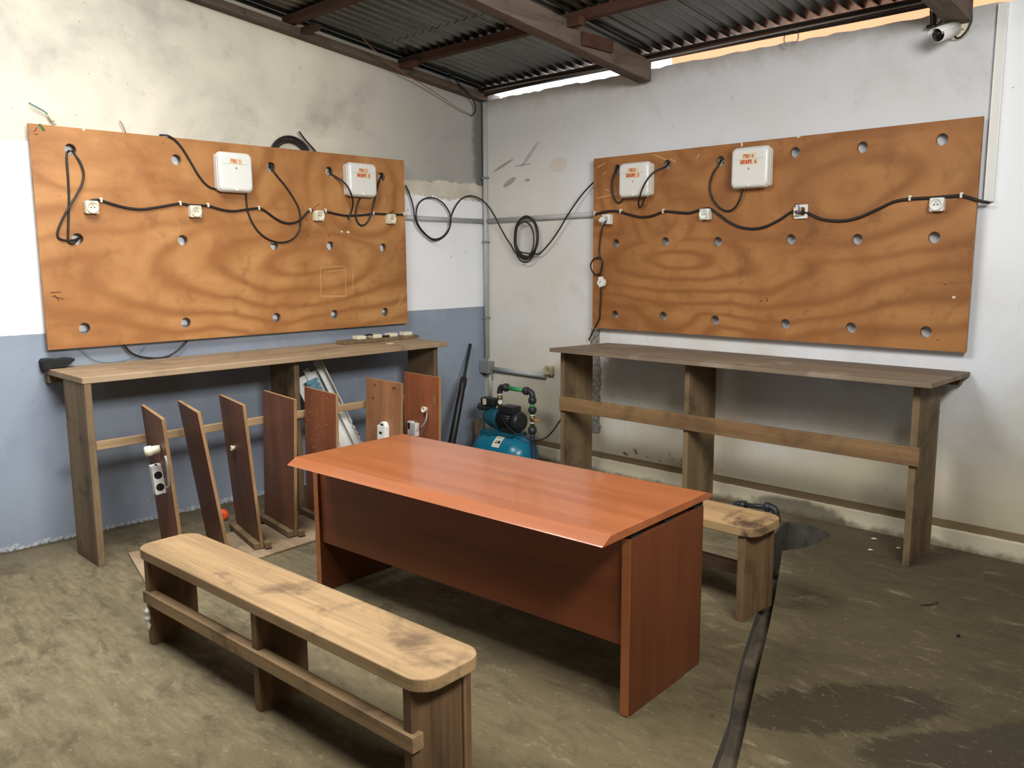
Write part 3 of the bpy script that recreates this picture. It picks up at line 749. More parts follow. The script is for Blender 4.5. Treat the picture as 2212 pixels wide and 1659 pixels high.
for u, v, lab in ((421, 457, 'cream socket on the left panel between two clips, below the PBO 1 box'), (688, 466, 'cream socket on the left panel with red wires sticking up above it'),
                  (844, 473, 'cream socket nearest the right edge of the left panel')):
    dup(s0, on('L', u, v), PI/2, lab)
r1 = socket('white socket with a plug in it at the left edge of the right panel', on('R', 1312, 474), 'R', 'white')
b = MB(); b.cyl((-.004, -.046, -.002), (-.004, -.085, -.004), .019, 18); b.cyl((-.004, -.085, -.004), (-.012, -.098, -.016), .012, 14)
tag(b.build('power_plug', 'white'), 'white round plug pushed into the socket at the left edge of the right panel', 'plug').matrix_world = Matrix.Translation(r1.location)
for u, v, lab in ((1524, 463, 'white socket on the right panel below the PBO-4 box'), (2025, 442, 'white socket near the right edge of the right panel')):
    dup(r1, on('R', u, v), 0, lab)
# opened socket with loose wires
p = on('R', 1729, 457)
t = thing('opened_socket', 'white socket frame left open with its wires hanging out, right panel', 'socket', p)
b = MB(); b.holed(rrect(.082, .082, .004, 3), [rrect(.05, .05, .01, 4)], lambda x, z: (x, -.004, z), (0, -.010, 0)); b.build('frame', 'white', t, .0015)
b = MB(); b.box((-.036, -.036, -.024), (.0, -.006, .026)); b.build('socket_mechanism', 'cream', t, .002)
b = MB(); b.tube([(-.028, -.03, .02), (-.02, -.05, .046), (.0, -.05, .04), (.005, -.045, .0), (-.005, -.04, -.006)], .003, 6); b.tube([(-.02, -.03, .0), (.0, -.055, -.014), (.01, -.05, .006)], .003, 6); b.sphere((-.002, -.046, -.004), .012, 10)
b.build('loose_wire', 'purple', t)
b = MB(); b.tube([(-.04, -.012, -.002), (-.02, -.04, .0), (-.004, -.045, -.012), (.026, -.03, -.004)], .006, 7); b.build('wire_end', 'cable', t)
# old cream socket beside the pump pipe, on the right wall
p = Rw(1187, 800, -.02); p.y = -.001
t = thing('power_socket', 'old yellowed socket on the right wall above the water pump', 'socket', p, 0, 'surface sockets')
socket_parts(t, 'old_cream', .075, .035)

# ------------------------------------------------------------------ cables
def cable(name, label, pts, r=.0065, m='cable', clips=(), side_='L', cat='cable', group=None):
    b = MB(); b.tube(pts, r, 8, step=.015)
    o = tag(b.build(name, m), label, cat, group)
    for c in clips:
        b = MB(); rz = PI/2 if side_ == 'L' else 0
        mt = Matrix.Translation(c) @ Matrix.Rotation(rz, 4, 'Z')
        b.box((-.006, -r*1.35, -r*1.4), (.006, r*1.0, r*1.45), 0, mt); b.box((-.009, -r*.6, r*1.0), (.009, r*1.0, r*2.1), 0, mt)
        b.build('clip', 'cream', o, .002)
    return o
G1 = 'black cables on the panels'
def LP(*q, x=.0685): return [Lw(u, v, x if len(r_) == 0 else r_[0]) for u, v, *r_ in q]
def RP(*q, y=-.0685): return [Rw(u, v, y if len(r_) == 0 else r_[0]) for u, v, *r_ in q]
cable('power_cable', 'long black cable clipped across the left panel linking its four sockets',
      LP((196, 434), (205, 432), (218, 433), (240, 440), (275, 449), (308, 452), (345, 447), (388, 440), (408, 443), (424, 444), (450, 445), (480, 453), (505, 456), (530, 453), (558, 450), (572, 455), (595, 472), (618, 482), (640, 480), (655, 469), (668, 456), (690, 457), (704, 457), (725, 462), (750, 466), (780, 465), (808, 462), (840, 463), (872, 464)),
      .0075, clips=LP((218, 433), (389, 440), (449, 444), (559, 450), (670, 455), (703, 456), (806, 461), (872, 463)), side_='L', group=G1)
cable('power_cable', 'black cable drooping between clips across the right panel past its sockets',
      RP((1283, 464, -.07), (1300, 459), (1320, 456), (1340, 458), (1360, 464), (1385, 469), (1410, 466), (1434, 457), (1465, 459), (1490, 460), (1510, 454), (1532, 451), (1550, 462), (1580, 483), (1605, 492), (1630, 494), (1655, 489), (1685, 474), (1712, 457), (1740, 459), (1770, 472), (1800, 477), (1830, 476), (1860, 468), (1900, 450), (1930, 436), (1964, 430), (2015, 427), (2070, 423), (2090, 426), (2112, 433, -.072), (2124, 436, -.072), (2137, 438, -.045)),
      .0085, clips=RP((1285, 462), (1341, 457), (1433, 457), (1966, 429), (2077, 423)), side_='R', group=G1)
cable('drop_cable', 'black cable dropping over the top edge of the left panel to the PBO 1 box', LP((345, 292, .04), (352, 292, .062), (362, 293, .072), (378, 302, .072), (395, 322, .072), (412, 350, .072), (430, 380, .072), (447, 400), (465, 408), (500, 409), (530, 405)), .006, group=G1)
cable('drop_cable', 'black cable looping from the PBO 1 box up to the third top hole, left panel',
      LP((531, 405), (532, 425), (534, 450), (542, 475), (558, 500), (580, 517), (605, 524), (628, 519), (644, 503), (649, 480), (645, 450), (632, 425), (615, 400), (600, 382), (588, 366), (585, 360, .05), (583, 358, .03)), .006, group=G1)
cable('drop_cable', 'straight black cable between two holes at the far left of the left panel',
      LP((150, 326, .03), (145, 330, .06), (144, 345), (147, 385), (149, 430), (148, 470), (147, 515), (150, 524), (158, 526), (166, 520, .055), (170, 515, .03)), .006, group=G1).data
b = MB(); b.tube(LP((155, 326, .03), (162, 334, .062), (174, 352, .075), (181, 375, .08), (177, 398, .08), (165, 422, .078), (148, 450, .082), (132, 480, .074), (124, 504, .07), (128, 515, .07), (142, 519, .07), (158, 519, .066), (165, 517, .05), (172, 514, .03)), .006, 8, step=.015)
tag(b.build('drop_cable', 'cable'), 'bowed black cable crossing the straight one at the far left of the left panel', 'cable', G1)
cable('drop_cable', 'black cable hanging from the fourth top hole across the PBO-2 box edge', LP((712, 369, .03), (714, 374, .058), (722, 380, .075), (738, 390, .11), (750, 402, .15), (758, 418, .16), (762, 435, .13), (760, 455, .09), (752, 474, .07)), .006, group=G1)
cable('drop_cable', 'black cable looping under the PBO-2 box up to the last top hole', LP((783, 422, .09), (775, 435, .08), (769, 455, .074), (770, 475, .072), (780, 487, .072), (792, 482, .072), (801, 465, .08), (808, 440, .09), (813, 415, .09), (818, 395, .08), (823, 384, .055), (825, 380, .03)), .006, group=G1)
b = MB(); b.tube(LP((671, 455), (680, 453, .08), (688, 455, .08), (690, 460, .085)), .002, 6); b.tube(LP((676, 452, .08), (683, 445, .09), (690, 440, .09)), .003, 6)
tag(b.build('wire_stub', 'red_wire'), 'stub of red wires sticking up over the third socket of the left panel', 'wire')
b = MB(); b.tube(LP((838, 466, .08), (842, 460, .09), (851, 456, .09)), .003, 6)
tag(b.build('wire_stub', 'cable'), 'dark wire stub above the socket nearest the left panel edge', 'wire')
# wall loops between the two panels
cable('network_cable', 'black cable looped round on the white wall between the panels and the corner pipe',
      [Lw(876, 400, .04), Lw(884, 418, .04), Lw(891, 440, .045), Lw(896, 468, .055), Lw(902, 487, .055), Lw(916, 505, .05), Lw(936, 519, .05), Lw(954, 515, .05), Lw(968, 500, .05), Lw(974, 478, .055), Lw(970, 458, .045), Lw(957, 439, .045), Lw(938, 428, .045), Lw(918, 429, .045), Lw(904, 441, .045), Lw(899, 462, .06), Lw(902, 482, .062), Lw(914, 500, .06), Lw(934, 516, .06), Lw(955, 512, .06), Lw(970, 494, .06), Lw(974, 470, .068), Lw(984, 446, .05), Lw(998, 429, .045), Lw(1015, 423, .045), Lw(1032, 427, .045), Lw(1046, 436, .05),
       Rw(1058, 450, -.05), Rw(1070, 470, -.065), Rw(1080, 490, -.05), Rw(1092, 512, -.045), Rw(1105, 532, -.045), Rw(1112, 546, -.05)], .006)
cc = Rw(1137, 515, -.05)
b = MB(); pts = []
for i in range(66):
    a = -2.6+i*2*PI/13.0; k = i/13
    pts.append(Vector((cc.x+(.118+.012*math.sin(k*2.1))*math.cos(a)+.010*math.sin(k*1.7), -.058-.011*math.sin(k*2.9+1), cc.z+(.158+.01*math.cos(k*1.3))*math.sin(a)-.02*math.cos(k*2.3))))
pts += [Rw(1160, 549, -.05), Rw(1172, 542, -.05), Rw(1190, 522, -.05), Rw(1208, 496, -.05), Rw(1225, 467, -.06), Rw(1245, 437, -.05), Rw(1262, 415, -.045), Rw(1283, 393, -.035), Rw(1300, 380, -.03)]
b.tube(pts, .006, 8, step=.015)
tag(b.build('coiled_cable', 'cable'), 'coil of black cable hanging on the right wall left of the panel', 'cable')
# coil peeping over the left panel
b = MB(); c0 = Lw(628, 330, .03); pts = []
for i in range(60):
    a = i*2*PI/15.0; k = i/15
    pts.append(Vector((.028+.006*math.sin(k*2), c0.y+(.165-.012*k)*math.cos(a), c0.z-.05+(.16-.012*k)*math.sin(a))))
b.tube(pts, .006, 8, step=.02); b.tube([Lw(646, 284, .04), Lw(660, 303, .04), Lw(682, 328, .035), Lw(690, 345, .03)], .006, 8)
tag(b.build('coiled_cable', 'cable'), 'coil of black cable tucked behind the top of the left panel', 'cable')
cable('drop_cable', 'black cable hanging in an arc below the bottom edge of the left panel', [Lw(262, 738, .035), Lw(270, 748, .035), Lw(283, 762, .03), Lw(305, 771, .025), Lw(335, 774, .025), Lw(362, 770, .025), Lw(385, 756, .03), Lw(404, 737, .035)], .0065)
cable('thin_wire', 'thin green wire hanging below the left panel near its lower left corner', [Lw(172, 752, .03), Lw(182, 762, .02), Lw(205, 779, .015), Lw(240, 783, .015), Lw(275, 777, .015), Lw(300, 765, .02), Lw(315, 748, .03)], .0018, 'green_wire')
cable('thin_wire', 'bare green and yellow wire ends sticking up behind the top left panel corner', [Lw(62, 222, .03), Lw(80, 232, .03), Lw(95, 240, .03), Lw(104, 248, .03)], .004, 'green_wire')
b = MB(); b.tube([Lw(104, 246, .03), Lw(110, 254, .03), Lw(116, 262, .035)], .009, 8); b.tube([Lw(116, 262, .035), Lw(121, 269, .03)], .004, 8)
tag(b.build('cable_stub', 'tape'), 'yellow taped cable end poking over the top left corner of the left panel', 'cable')
cable('thin_wire', 'thin brown wire end rising over the top edge of the left panel', [Lw(272, 288, .03), Lw(268, 278, .03), Lw(264, 268, .03), Lw(258, 261, .03)], .003, 'copper')
# right panel drops
cable('drop_cable', 'black cable from the first top hole curling under the PBO3 box', RP((1333, 362, -.03), (1331, 368, -.06), (1327, 375, -.075), (1322, 392, -.075), (1322, 412, -.075), (1326, 428, -.075), (1334, 438, -.075), (1342, 435, -.075), (1348, 424, -.085), (1352, 412, -.09)), .006, side_='R', group=G1)
cable('drop_cable', 'black cable from the second top hole sweeping across the PBO3 box', RP((1443, 354, -.03), (1440, 359, -.062), (1432, 363, -.1), (1415, 370, -.14), (1400, 386, -.165), (1389, 405, -.17), (1382, 425, -.165), (1379, 440, -.12), (1382, 449, -.09), (1388, 442, -.085), (1392, 430, -.09), (1394, 416, -.095)), .006, side_='R', group=G1)
cable('drop_cable', 'black cable from the third top hole looping under the PBO-4 box', RP((1557, 346, -.03), (1555, 353, -.062), (1546, 365, -.075), (1538, 380, -.075), (1533, 402, -.075), (1537, 425, -.075), (1550, 445, -.075), (1566, 455, -.075), (1582, 453, -.075), (1595, 438, -.08), (1602, 420, -.085), (1606, 398, -.09)), .006, side_='R', group=G1)
b = MB(); b.tube(RP((1309, 478, -.15), (1304, 487, -.10), (1299, 500, -.08), (1296, 520, -.076), (1294, 540, -.076), (1296, 555, -.08), (1301, 563, -.085), (1301, 578, -.085), (1296, 590, -.08), (1286, 593, -.075), (1278, 584, -.072), (1276, 572, -.072), (1282, 560, -.075), (1292, 556, -.085), (1300, 562, -.09), (1300, 575, -.09), (1297, 590, -.085), (1297, 598, -.08)), .0055, 8, step=.012)
tag(b.build('breaker_lead', 'cable'), 'black lead with a small loop running from the plug down to the white breaker', 'cable')
b = MB(); b.tube(RP((1298, 622, -.08), (1298, 640, -.074), (1296, 665, -.072), (1295, 686, -.07), (1288, 702, -.07), (1278, 722, -.05), (1272, 735, -.03)), .0055, 8, step=.012)
tag(b.build('breaker_lead', 'cable'), 'black lead running from the white breaker down behind the right counter', 'cable')
p = Rw(1299, 609, -.09)
t = thing('circuit_breaker', 'small white circuit breaker hanging on its leads at the right panel edge', 'circuit breaker', p, .0)
mt = Matrix.Rotation(-.25, 4, 'Y')
b = MB(); b.prism([mt @ Vector(q) for q in ((-.022, .017, -.035), (.018, .017, -.035), (.034, .017, -.014), (.030, .017, .012), (.020, .017, .018), (.012, .017, .038), (-.010, .017, .038), (-.018, .017, .020), (-.022, .017, .010))], (0, -.03, 0)); b.build('breaker_body', 'white', t, .002)
b = MB(); b.box((-.036, -.008, -.016), (-.02, .012, .012), 0, mt); b.build('breaker_toggle', 'cream', t, .001)
b = MB(); b.bar(mt @ Vector((-.008, -.0135, -.006)), mt @ Vector((.004, -.0135, .006)), .001, .004); b.build('breaker_mark', 'dark', t)

# ------------------------------------------------------------------ conduits and pipes
PXY = (.046, -.022)
zc = lambda v: Lw(1047, v, .0).z
t = thing('conduit_pipe', 'grey vertical conduit running down the corner between the walls', 'pipe', (PXY[0], PXY[1], 0))
b = MB(); b.cyl((0, 0, .78), (0, 0, 2.87), .019, 18); b.build('pipe', 'pvc', t)
for z in (2.27, 1.75, 1.12):
    b = MB(); b.box((-.026, -.022, z-.008), (.026, .02, z+.008)); b.build('saddle_clip', 'pvc_dark', t, .003)
b = MB(); b.box((.0, -.0, .3), (.012, .0215, 2.85)); b.build('cover_strip', 'old_cream', t, .003)
t = thing('conduit_pipe', 'thin grey conduit dropping from the square box to behind the pump', 'pipe', (.075, -.016, 0))
b = MB(); b.cyl((0, 0, .45), (0, 0, .70), .014, 14); b.build('pipe', 'pvc', t)
b = MB(); b.box((.016, -.004, .6), (.024, .014, .622)); b.build('saddle_clip', 'pvc_dark', t)
a_, b_ = Lw(872, 469, .02), Lw(1040, 478, .02)
b = MB(); b.cyl((.02, a_.y-.10, a_.z-.002), (.02, -.035, b_.z), .019, 18)
tag(b.build('conduit_pipe', 'pvc'), 'grey horizontal conduit along the left wall between its panel and the corner', 'pipe')
a_, b_ = Rw(1062, 477, -.02), Rw(1283, 463, -.02)
b = MB(); b.cyl((.07, -.02, a_.z), (b_.x+.06, -.02, b_.z), .019, 18)
tag(b.build('conduit_pipe', 'pvc'), 'grey horizontal conduit along the right wall from the corner to its panel', 'pipe')
p = Rw(1053, 793, -.04)
b = MB(); b.box((.005, -.075, p.z-.05), (.115, -.001, p.z+.05))
tag(b.build('conduit_box', 'pvc_dark', bevel=.006), 'dusty grey square conduit box low in the corner above the pump', 'junction box')
a_, b_ = Rw(1066, 797, -.025), Rw(1176, 812, -.025)
b = MB(); b.cyl((.116, -.025, a_.z), b_, .019, 18); b.lathe(b_, (1, 0, 0), [(-.001, .0195), (.004, .0195)], 18)
tag(b.build('conduit_pipe', 'pvc'), 'short grimy conduit on the right wall ending under the yellowed socket', 'pipe')
p0, p1 = Rw(2153, 12), Rw(2141, 436)
b = MB(); b.box((3.795, -.028, p1.z), (3.838, -.001, 2.875)); b.box((3.793, -.031, p1.z+.0), (3.799, -.001, 2.875))
tag(b.build('cable_trunking', 'white', bevel=.002), 'white vertical cable trunking at the right of the right panel', 'trunking')
for (q, r, m, lab) in (((.10, -.06, 2.925), .0075, 'cable', 'thick black cable strung along the eave over the right wall'), ((.10, -.075, 2.935), .006, 'cable_grey', 'pale grey cable strung along the eave over the right wall'), ((.10, -.07, 2.955), .0065, 'black', 'upper dark cable strung along the eave over the right wall')):
    pts = [Vector((x_, q[1]+.01*math.sin(x_*3.1+q[2]*40), q[2]+.008*math.sin(x_*2.3+q[2]*90)-(.012 if q[2] < 2.93 else 0)*math.cos(x_*1.7))) for x_ in [q[0]+i*.22 for i in range(18)]]
    b = MB(); b.tube(pts, r, 7, step=.05)
    tag(b.build('eave_cable', m), lab, 'cable', 'cables along the eave')
b = MB(); cc = Rw(1709, 82, -.06); b.tube([cc+Vector((.045*math.cos(a), 0, .05*math.sin(a)+.0)) for a in [i*2*PI/14-.7 for i in range(12)]], .004, 6)
tag(b.build('wire_loop', 'cable_grey'), 'small loop of grey wire hanging from the eave cables', 'wire')
cable('thin_wire', 'thin reddish wire stretched from the roof down to the wall corner', [Lw(768, 60, .34), Lw(800, 100, .26), Lw(860, 150, .14), Lw(900, 175, .09), Lw(940, 200, .07), Lw(985, 231, .05), Lw(1017, 248, .03)], .0032, 'copper')
cable('corner_cable', 'black cable curving down the left wall just beside the corner pipe', [Lw(955, 140, .14), Lw(990, 180, .12), Lw(1015, 205, .10), Lw(1026, 225, .07), Lw(1026, 243, .04), Lw(1018, 250, .02)], .006)

# ------------------------------------------------------------------ security camera
p = Rw(2070, 64, -.0); p.y = 0
t = thing('security_camera', 'white bullet security camera mounted high on the right wall', 'security camera', p)
b = MB(); b.lathe((0, -.001, 0), (0, -1, 0), [(0, .056), (.02, .056), (.03, .048)], 28); b.build('mount_base', 'cream', t)
dr = Vector((-.19, -.93, -.32)).normalized()
b = MB(); b.cyl((0, -.025, 0), (.004, -.07, -.01), .018, 14); b.build('arm', 'cream', t)
a0 = Vector((.003, -.055, -.006))
b = MB(); b.lathe(a0, dr, [(0, .02), (.004, .034), (.12, .036), (.16, .036), (.165, .034)], 28); b.build('housing', 'white', t)
b = MB(); b.lathe(a0, dr, [(.1655, .031), (.168, .031), (.1685, .0)], 24, cap=False); b.build('lens', 'glass', t, fixn=True)
b = MB(); sd = dr.cross(Vector((0, 0, 1))).normalized(); u_ = sd.cross(dr)
rs = []
for s_ in (.01, .10, .195):
    c_ = a0+dr*s_; ro = []
    for i in range(11):
        an = math.radians(20+140*i/10); ro.append(c_+sd*(.041*math.cos(an))+u_*(.041*math.sin(an)))
    for i in range(10, -1, -1):
        an = math.radians(20+140*i/10); ro.append(c_+sd*(.038*math.cos(an))+u_*(.038*math.sin(an)))
    rs.append(ro)
b.rings(rs); b.build('sun_shield', 'white', t, fixn=True)
b = MB(); b.cyl((-.022, -.032, .025), (-.022, -.0345, .025), .005, 8); b.cyl((.032, -.030, -.01), (.032, -.0325, -.01), .005, 8); b.build('screw', 'pvc_dark', t)
cable('camera_lead', 'dark lead curving from the security camera up to the roof', [Rw(2062, 77, -.03), Rw(2066, 82, -.035), Rw(2074, 81, -.04), Rw(2086, 70, -.045), Rw(2097, 50, -.045), Rw(2099, 28, -.04), Rw(2094, 8, -.04), Rw(2089, -12, -.04)], .005)
p = Rw(2018, 40, -.05)
t = thing('power_adapter', 'small dark plug and connectors dangling beside the security camera', 'adapter', p)
b = MB(); b.cyl((0, 0, -.035), (0, 0, .035), .011, 12); b.cyl((-.035, 0, -.036), (.012, 0, -.040), .009, 12); b.build('connector', 'black', t)
b = MB(); b.tube([(-.012, 0, .08), (-.022, 0, .04), (-.016, 0, .0), (-.02, 0, -.035)], .004, 6); b.tube([(.01, 0, -.04), (.035, 0, -.02), (.045, 0, .02), (.03, .01, .07)], .004, 6); b.tube([(0, 0, .03), (.004, 0, .07), (.015, .01, .095)], .004, 6); b.build('lead', 'cable', t)
b = MB(); b.box((-.028, .012, -.02), (.032, .03, .045)); b.build('adapter_block', 'cream', t, .003)
p = Rw(2062, 36, -.05)
b = MB(); b.box((p.x-.02, -.10, p.z-.012), (p.x+.055, -.03, p.z+.008)); b.box((p.x+.04, -.06, p.z-.012), (p.x+.055, -.01, p.z+.06))
tag(b.build('angle_bracket', 'pvc', bevel=.002), 'small pale angle bracket under the rafter end by the security camera', 'bracket')

# ------------------------------------------------------------------ standing boards on the base sheet
b = MB()
pa = [Fl(*q, .0) for q in ((278, 1188), (318, 1262), (470, 1225), (575, 1192), (668, 1162))]
sheet_pts = [(.50, -3.245), (1.05, -3.37), (1.10, -2.76), (1.07, -2.40), (1.06, -1.98), (.60, -1.96), (.585, -2.75)]
b.prism([(x, y, .0) for x, y in sheet_pts], (0, 0, .014))
tag(b.build('base_sheet', 'mat', bevel=.003), 'worn plywood sheet lying on the floor under the standing boards', 'plywood sheet')
b = MB(); b.prism([(x, y, .0) for x, y in ((.585, -1.94), (1.06, -1.96), (1.05, -1.16), (.585, -1.14))], (0, 0, .014))
tag(b.build('base_sheet', 'mat', bevel=.003), 'plywood sheet on the floor behind the desk under the far boards', 'plywood sheet')
def board(label, tb, tf, bf, bb, mat, feet=True):
    tb, tf, bf, bb = Vector(tb), Vector(tf), Vector(bf), Vector(bb)
    zx = (tf-tb).normalized(); zz = (tf-bf).normalized(); yy = zz.cross(zx).normalized(); zz = zx.cross(yy)
    # local: X along the width (back to front), Z up the board, Y through it
    m = Matrix((zx, yy, zz)).transposed().to_4x4(); m.translation = bb
    t = thing('trainer_board', label, 'board', mat=m, group='boards standing on the floor')
    inv = m.inverted(); loc4 = [inv @ q for q in (bb, bf, tf, tb)]
    loc4 = [Vector((q.x, 0, q.z)) for q in loc4]
    b = MB(); b.prism([q+Vector((0, -.009, 0)) for q in loc4], (0, .018, 0), 0, 1); b.build('panel', [mat, 'chip'], t, .0012)
    if feet:
        R_ = m.to_3x3().inverted(); down = R_ @ Vector((0, 0, 1))
        for s_ in (-1, 1):
            b = MB(); w = (bf-bb).length
            b.box((-.03 if s_ < 0 else .22, .0095 if s_ > 0 else -.0445, .0), (w+(.03 if s_ > 0 else .0), .0445 if s_ > 0 else -.0095, .034)); b.build('foot', 'leg_z', t, .002)
    return t
def drop(u, v, x, y): return Vector((x, y, .0145))
Z1, Z5, Z6, Z7 = .80, .81, .79, .79
def bd(label, bu, bv, fu, fv, z, ft, mat, shift=None, feet=True):
    T, B_ = Fl(fu, fv, z), Fl(bu, bv, z); ft = Vector(ft); d = T-B_
    return board(label, B_, T, ft, ft-d*1.0, mat, feet)
B1 = bd('brown board carrying a lamp holder and socket box, leftmost of the standing boards', 308, 874, 353, 905, .845, (1.00, -3.15, .019), 'lam_red')
bd('bare dark brown board second from the left of the standing boards', 387, 865, 430, 891, .845, Fl(498, 1216, .019), 'lam_red')
B3 = bd('brown board with one small white lamp holder on it', 476, 852, 527, 875, .846, Fl(567, 1184, .019), 'lam_red')
bd('plain brown upright board just left of the desk corner', 571, 843, 638, 863, .842, Fl(639, 1158, .019), 'lam_red')
B5 = bd('brown board dotted with screw holes standing behind the near desk corner', 660, 835, 728, 852, .83, (1.0, -2.20, .0145), 'lam_orange')
B6 = bd('tan board with a broken white socket low on it, behind the desk', 793, 815, 869, 828, .842, (1.0, -1.725, .0145), 'lam_tan')
B7 = bd('orange red board with a lamp holder and grey wire, rightmost of the standing boards', 875, 803, 951, 815, .845, (.99, -1.39, .0145), 'lam_orange')
def onb(t, u, v, off=-.0095):                               # local point of a board face from its look in the photo
    m = t.matrix_world; inv = m.inverted(); o = inv @ CAM
    d = inv.to_3x3() @ (RIGHT*((u-1106)/FPX)+UP*((829.5-v)/FPX)+_f)
    k = (off-o.y)/d.y; return o+d*k
bpy.context.view_layer.update()
def face_sign(t): return -1 if (t.matrix_world.inverted() @ CAM).y < 0 else 1
def fitting(t, parts):
    pass
s1 = face_sign(B1)
def lampholder(t, u, v, ln=.05, ax=None, r=.02):
    sg = face_sign(t); p = onb(t, u, v, sg*.0095); d = Vector(ax) if ax else Vector((0, sg, 0))
    b = MB(); b.lathe(p, d, [(0, r*.75), (ln*.2, r*.8), (ln*.55, r*.85), (ln*.6, r*1.02), (ln, r), (ln, r*.8), (ln*.5, r*.75)], 20, cap=True)
    return b.build('lamp_holder', 'cream', t, fixn=True)
lampholder(B1, 347, 969, .075, (-.25, s1, -.05), .026)
p = onb(B1, 352, 1032, s1*.0095)
b = MB(); b.box((p.x-.035, min(s1*.0095, s1*.062), p.z-.075), (p.x+.035, max(s1*.0095, s1*.062), p.z+.075)); sb = b.build('socket_box', 'white', B1, .003)
b = MB()
for dz in (.028, -.036): b.cyl((p.x+.0348, s1*.036, p.z+dz), (p.x+.0358, s1*.036, p.z+dz), .020, 20)
b.box((p.x-.02, min(s1*.026, s1*.038), p.z+.0748), (p.x+.02, max(s1*.026, s1*.038), p.z+.0758))
b.build('socket_hole', 'dark', sb)
b = MB(); q = onb(B1, 357, 985, s1*.018); q2 = onb(B1, 365, 1050, s1*.018)
b.tube([q, q+Vector((.012, 0, -.03)), (q+q2)/2+Vector((.012, 0, 0)), q2, q2+Vector((-.03, s1*.01, -.01))], .006, 7); b.build('wire', 'cable_grey', B1)
b = MB(); q = p+Vector((-.03, s1*.03, -.07)); b.tube([q, q+Vector((-.03, s1*.03, -.04)), q+Vector((-.06, s1*.06, -.08))], .003, 6); b.build('wire_end', 'cable_grey', B1)
lampholder(B3, 507, 967, .022, None, .016)
s5 = face_sign(B5); b = MB()
for u, v in ((674, 852), (672, 861), (707, 861), (700, 876), (703, 903), (666, 907), (705, 918), (662, 921), (682, 926), (691, 921), (690, 940), (682, 951), (673, 951), (676, 966), (680, 967), (686, 895), (671, 890)):
    q = onb(B5, u, v, s5*.0095); b.cyl(q, q+Vector((0, s5*.002, 0)), .0055, 8)
b.build('screw_plug', 'chip', B5)
s6 = face_sign(B6); p = onb(B6, 833, 930, s6*.0095)
b = MB(); b.box((p.x-.045, min(s6*.0095, s6*.045), p.z-.06), (p.x+.04, max(s6*.0095, s6*.045), p.z+.035)); b.cyl((p.x+.005, s6*.0095, p.z+.03), (p.x+.005, s6*.04, p.z+.03), .032, 18); sb = b.build('broken_socket', 'white', B6, .003)
b = MB(); b.cyl((p.x+.002, s6*.0405, p.z+.03), (p.x+.002, s6*.0412, p.z+.03), .02, 14); b.box((p.x-.02, min(s6*.045, s6*.046), p.z-.02), (p.x+.01, max(s6*.045, s6*.046), p.z-.004)); b.build('socket_hole', 'dark', sb)
b = MB()
for u, v in ((810, 832), (849, 838), (853, 839), (806, 860)):
    q = onb(B6, u, v, s6*.0095); b.cyl(q, q+Vector((0, s6*.001, 0)), .007, 8)
b.build('screw_hole', 'dark', B6)
s7 = face_sign(B7); lampholder(B7, 921, 884, .03, None, .021)
p = onb(B7, 897, 921, s7*.0095)
b = MB(); b.box((p.x-.05, min(s7*.0095, s7*.04), p.z-.06), (p.x-.004, max(s7*.0095, s7*.04), p.z+.035)); b.box((p.x+.004, min(s7*.0095, s7*.045), p.z-.06), (p.x+.045, max(s7*.0095, s7*.045), p.z+.03)); sb = b.build('socket_box', 'white', B7, .003)
b = MB(); b.box((p.x-.044, min(s7*.04, s7*.041), p.z-.02), (p.x-.02, max(s7*.04, s7*.041), p.z+.024)); b.build('socket_hole', 'dark', sb)
b = MB(); a_ = onb(B7, 922, 890, s7*.012); c_ = onb(B7, 921, 905, s7*.03); d_ = onb(B7, 908, 926, s7*.05); b.tube([a_, c_, (c_+d_)/2+Vector((.006, 0, 0)), d_], .006, 7); b.build('wire', 'cable_grey', B7)
q = onb(B7, 938, 863, s7*.0095); b = MB(); b.box((q.x-.018, min(s7*.0095, s7*.0105), q.z-.03), (q.x+.018, max(s7*.0095, s7*.0105), q.z+.03)); b.build('label_patch', 'lam_tan', B7)

# slotted wiring duct with blue terminals, leaning behind the dotted board
a_, c_ = Lw(660, 790, .16), Lw(742, 955, .33)
ln = (c_-a_); dz = ln.normalized(); tt = (.02-a_.z)/dz.z; end = a_+dz*tt
sd = Vector((.45, .9, .0)); sd = (sd-dz*sd.dot(dz)).normalized(); nm = sd.cross(dz).normalized()
if nm.dot(CAM-a_) < 0: nm = -nm
m = Matrix((sd, nm, -dz)).transposed().to_4x4(); m.translation = end
t = thing('wiring_duct', 'white slotted wiring duct with blue terminals leaning behind the dotted board', 'wiring duct', mat=m)
H_ = (end-a_).length
b = MB(); b.box((-.115, -.005, -.0), (.11, .0, H_-.055)); b.build('back_plate', 'white', t, .002)
b = MB(); b.box((.055, .0, .0), (.062, .05, H_)); b.box((.055, .0, .0), (.11, .006, H_)); b.box((.103, .0, .475), (.11, .06, H_)); b.build('duct_channel', 'white', t, .002)
for i in range(11):
    b = MB(); b.box((.103, .0, .03+i*.04), (.11, .06, .052+i*.04)); b.build('slot_tooth', 'white', t)
b = MB(); b.box((-.03, .001, .0), (.01, .012, H_-.02)); b.build('mounting_rail', 'box_white', t, .001)
for i in range(7):
    z = H_-.115-i*.034
    b = MB(); b.box((-.055, .012, z-.013), (.03, .056, z+.013)); b.box((-.050, .056, z-.009), (-.026, .062, z+.009)); b.box((.004, .056, z-.009), (.024, .062, z+.009)); b.build('terminal_block', 'blue_term', t, .002)
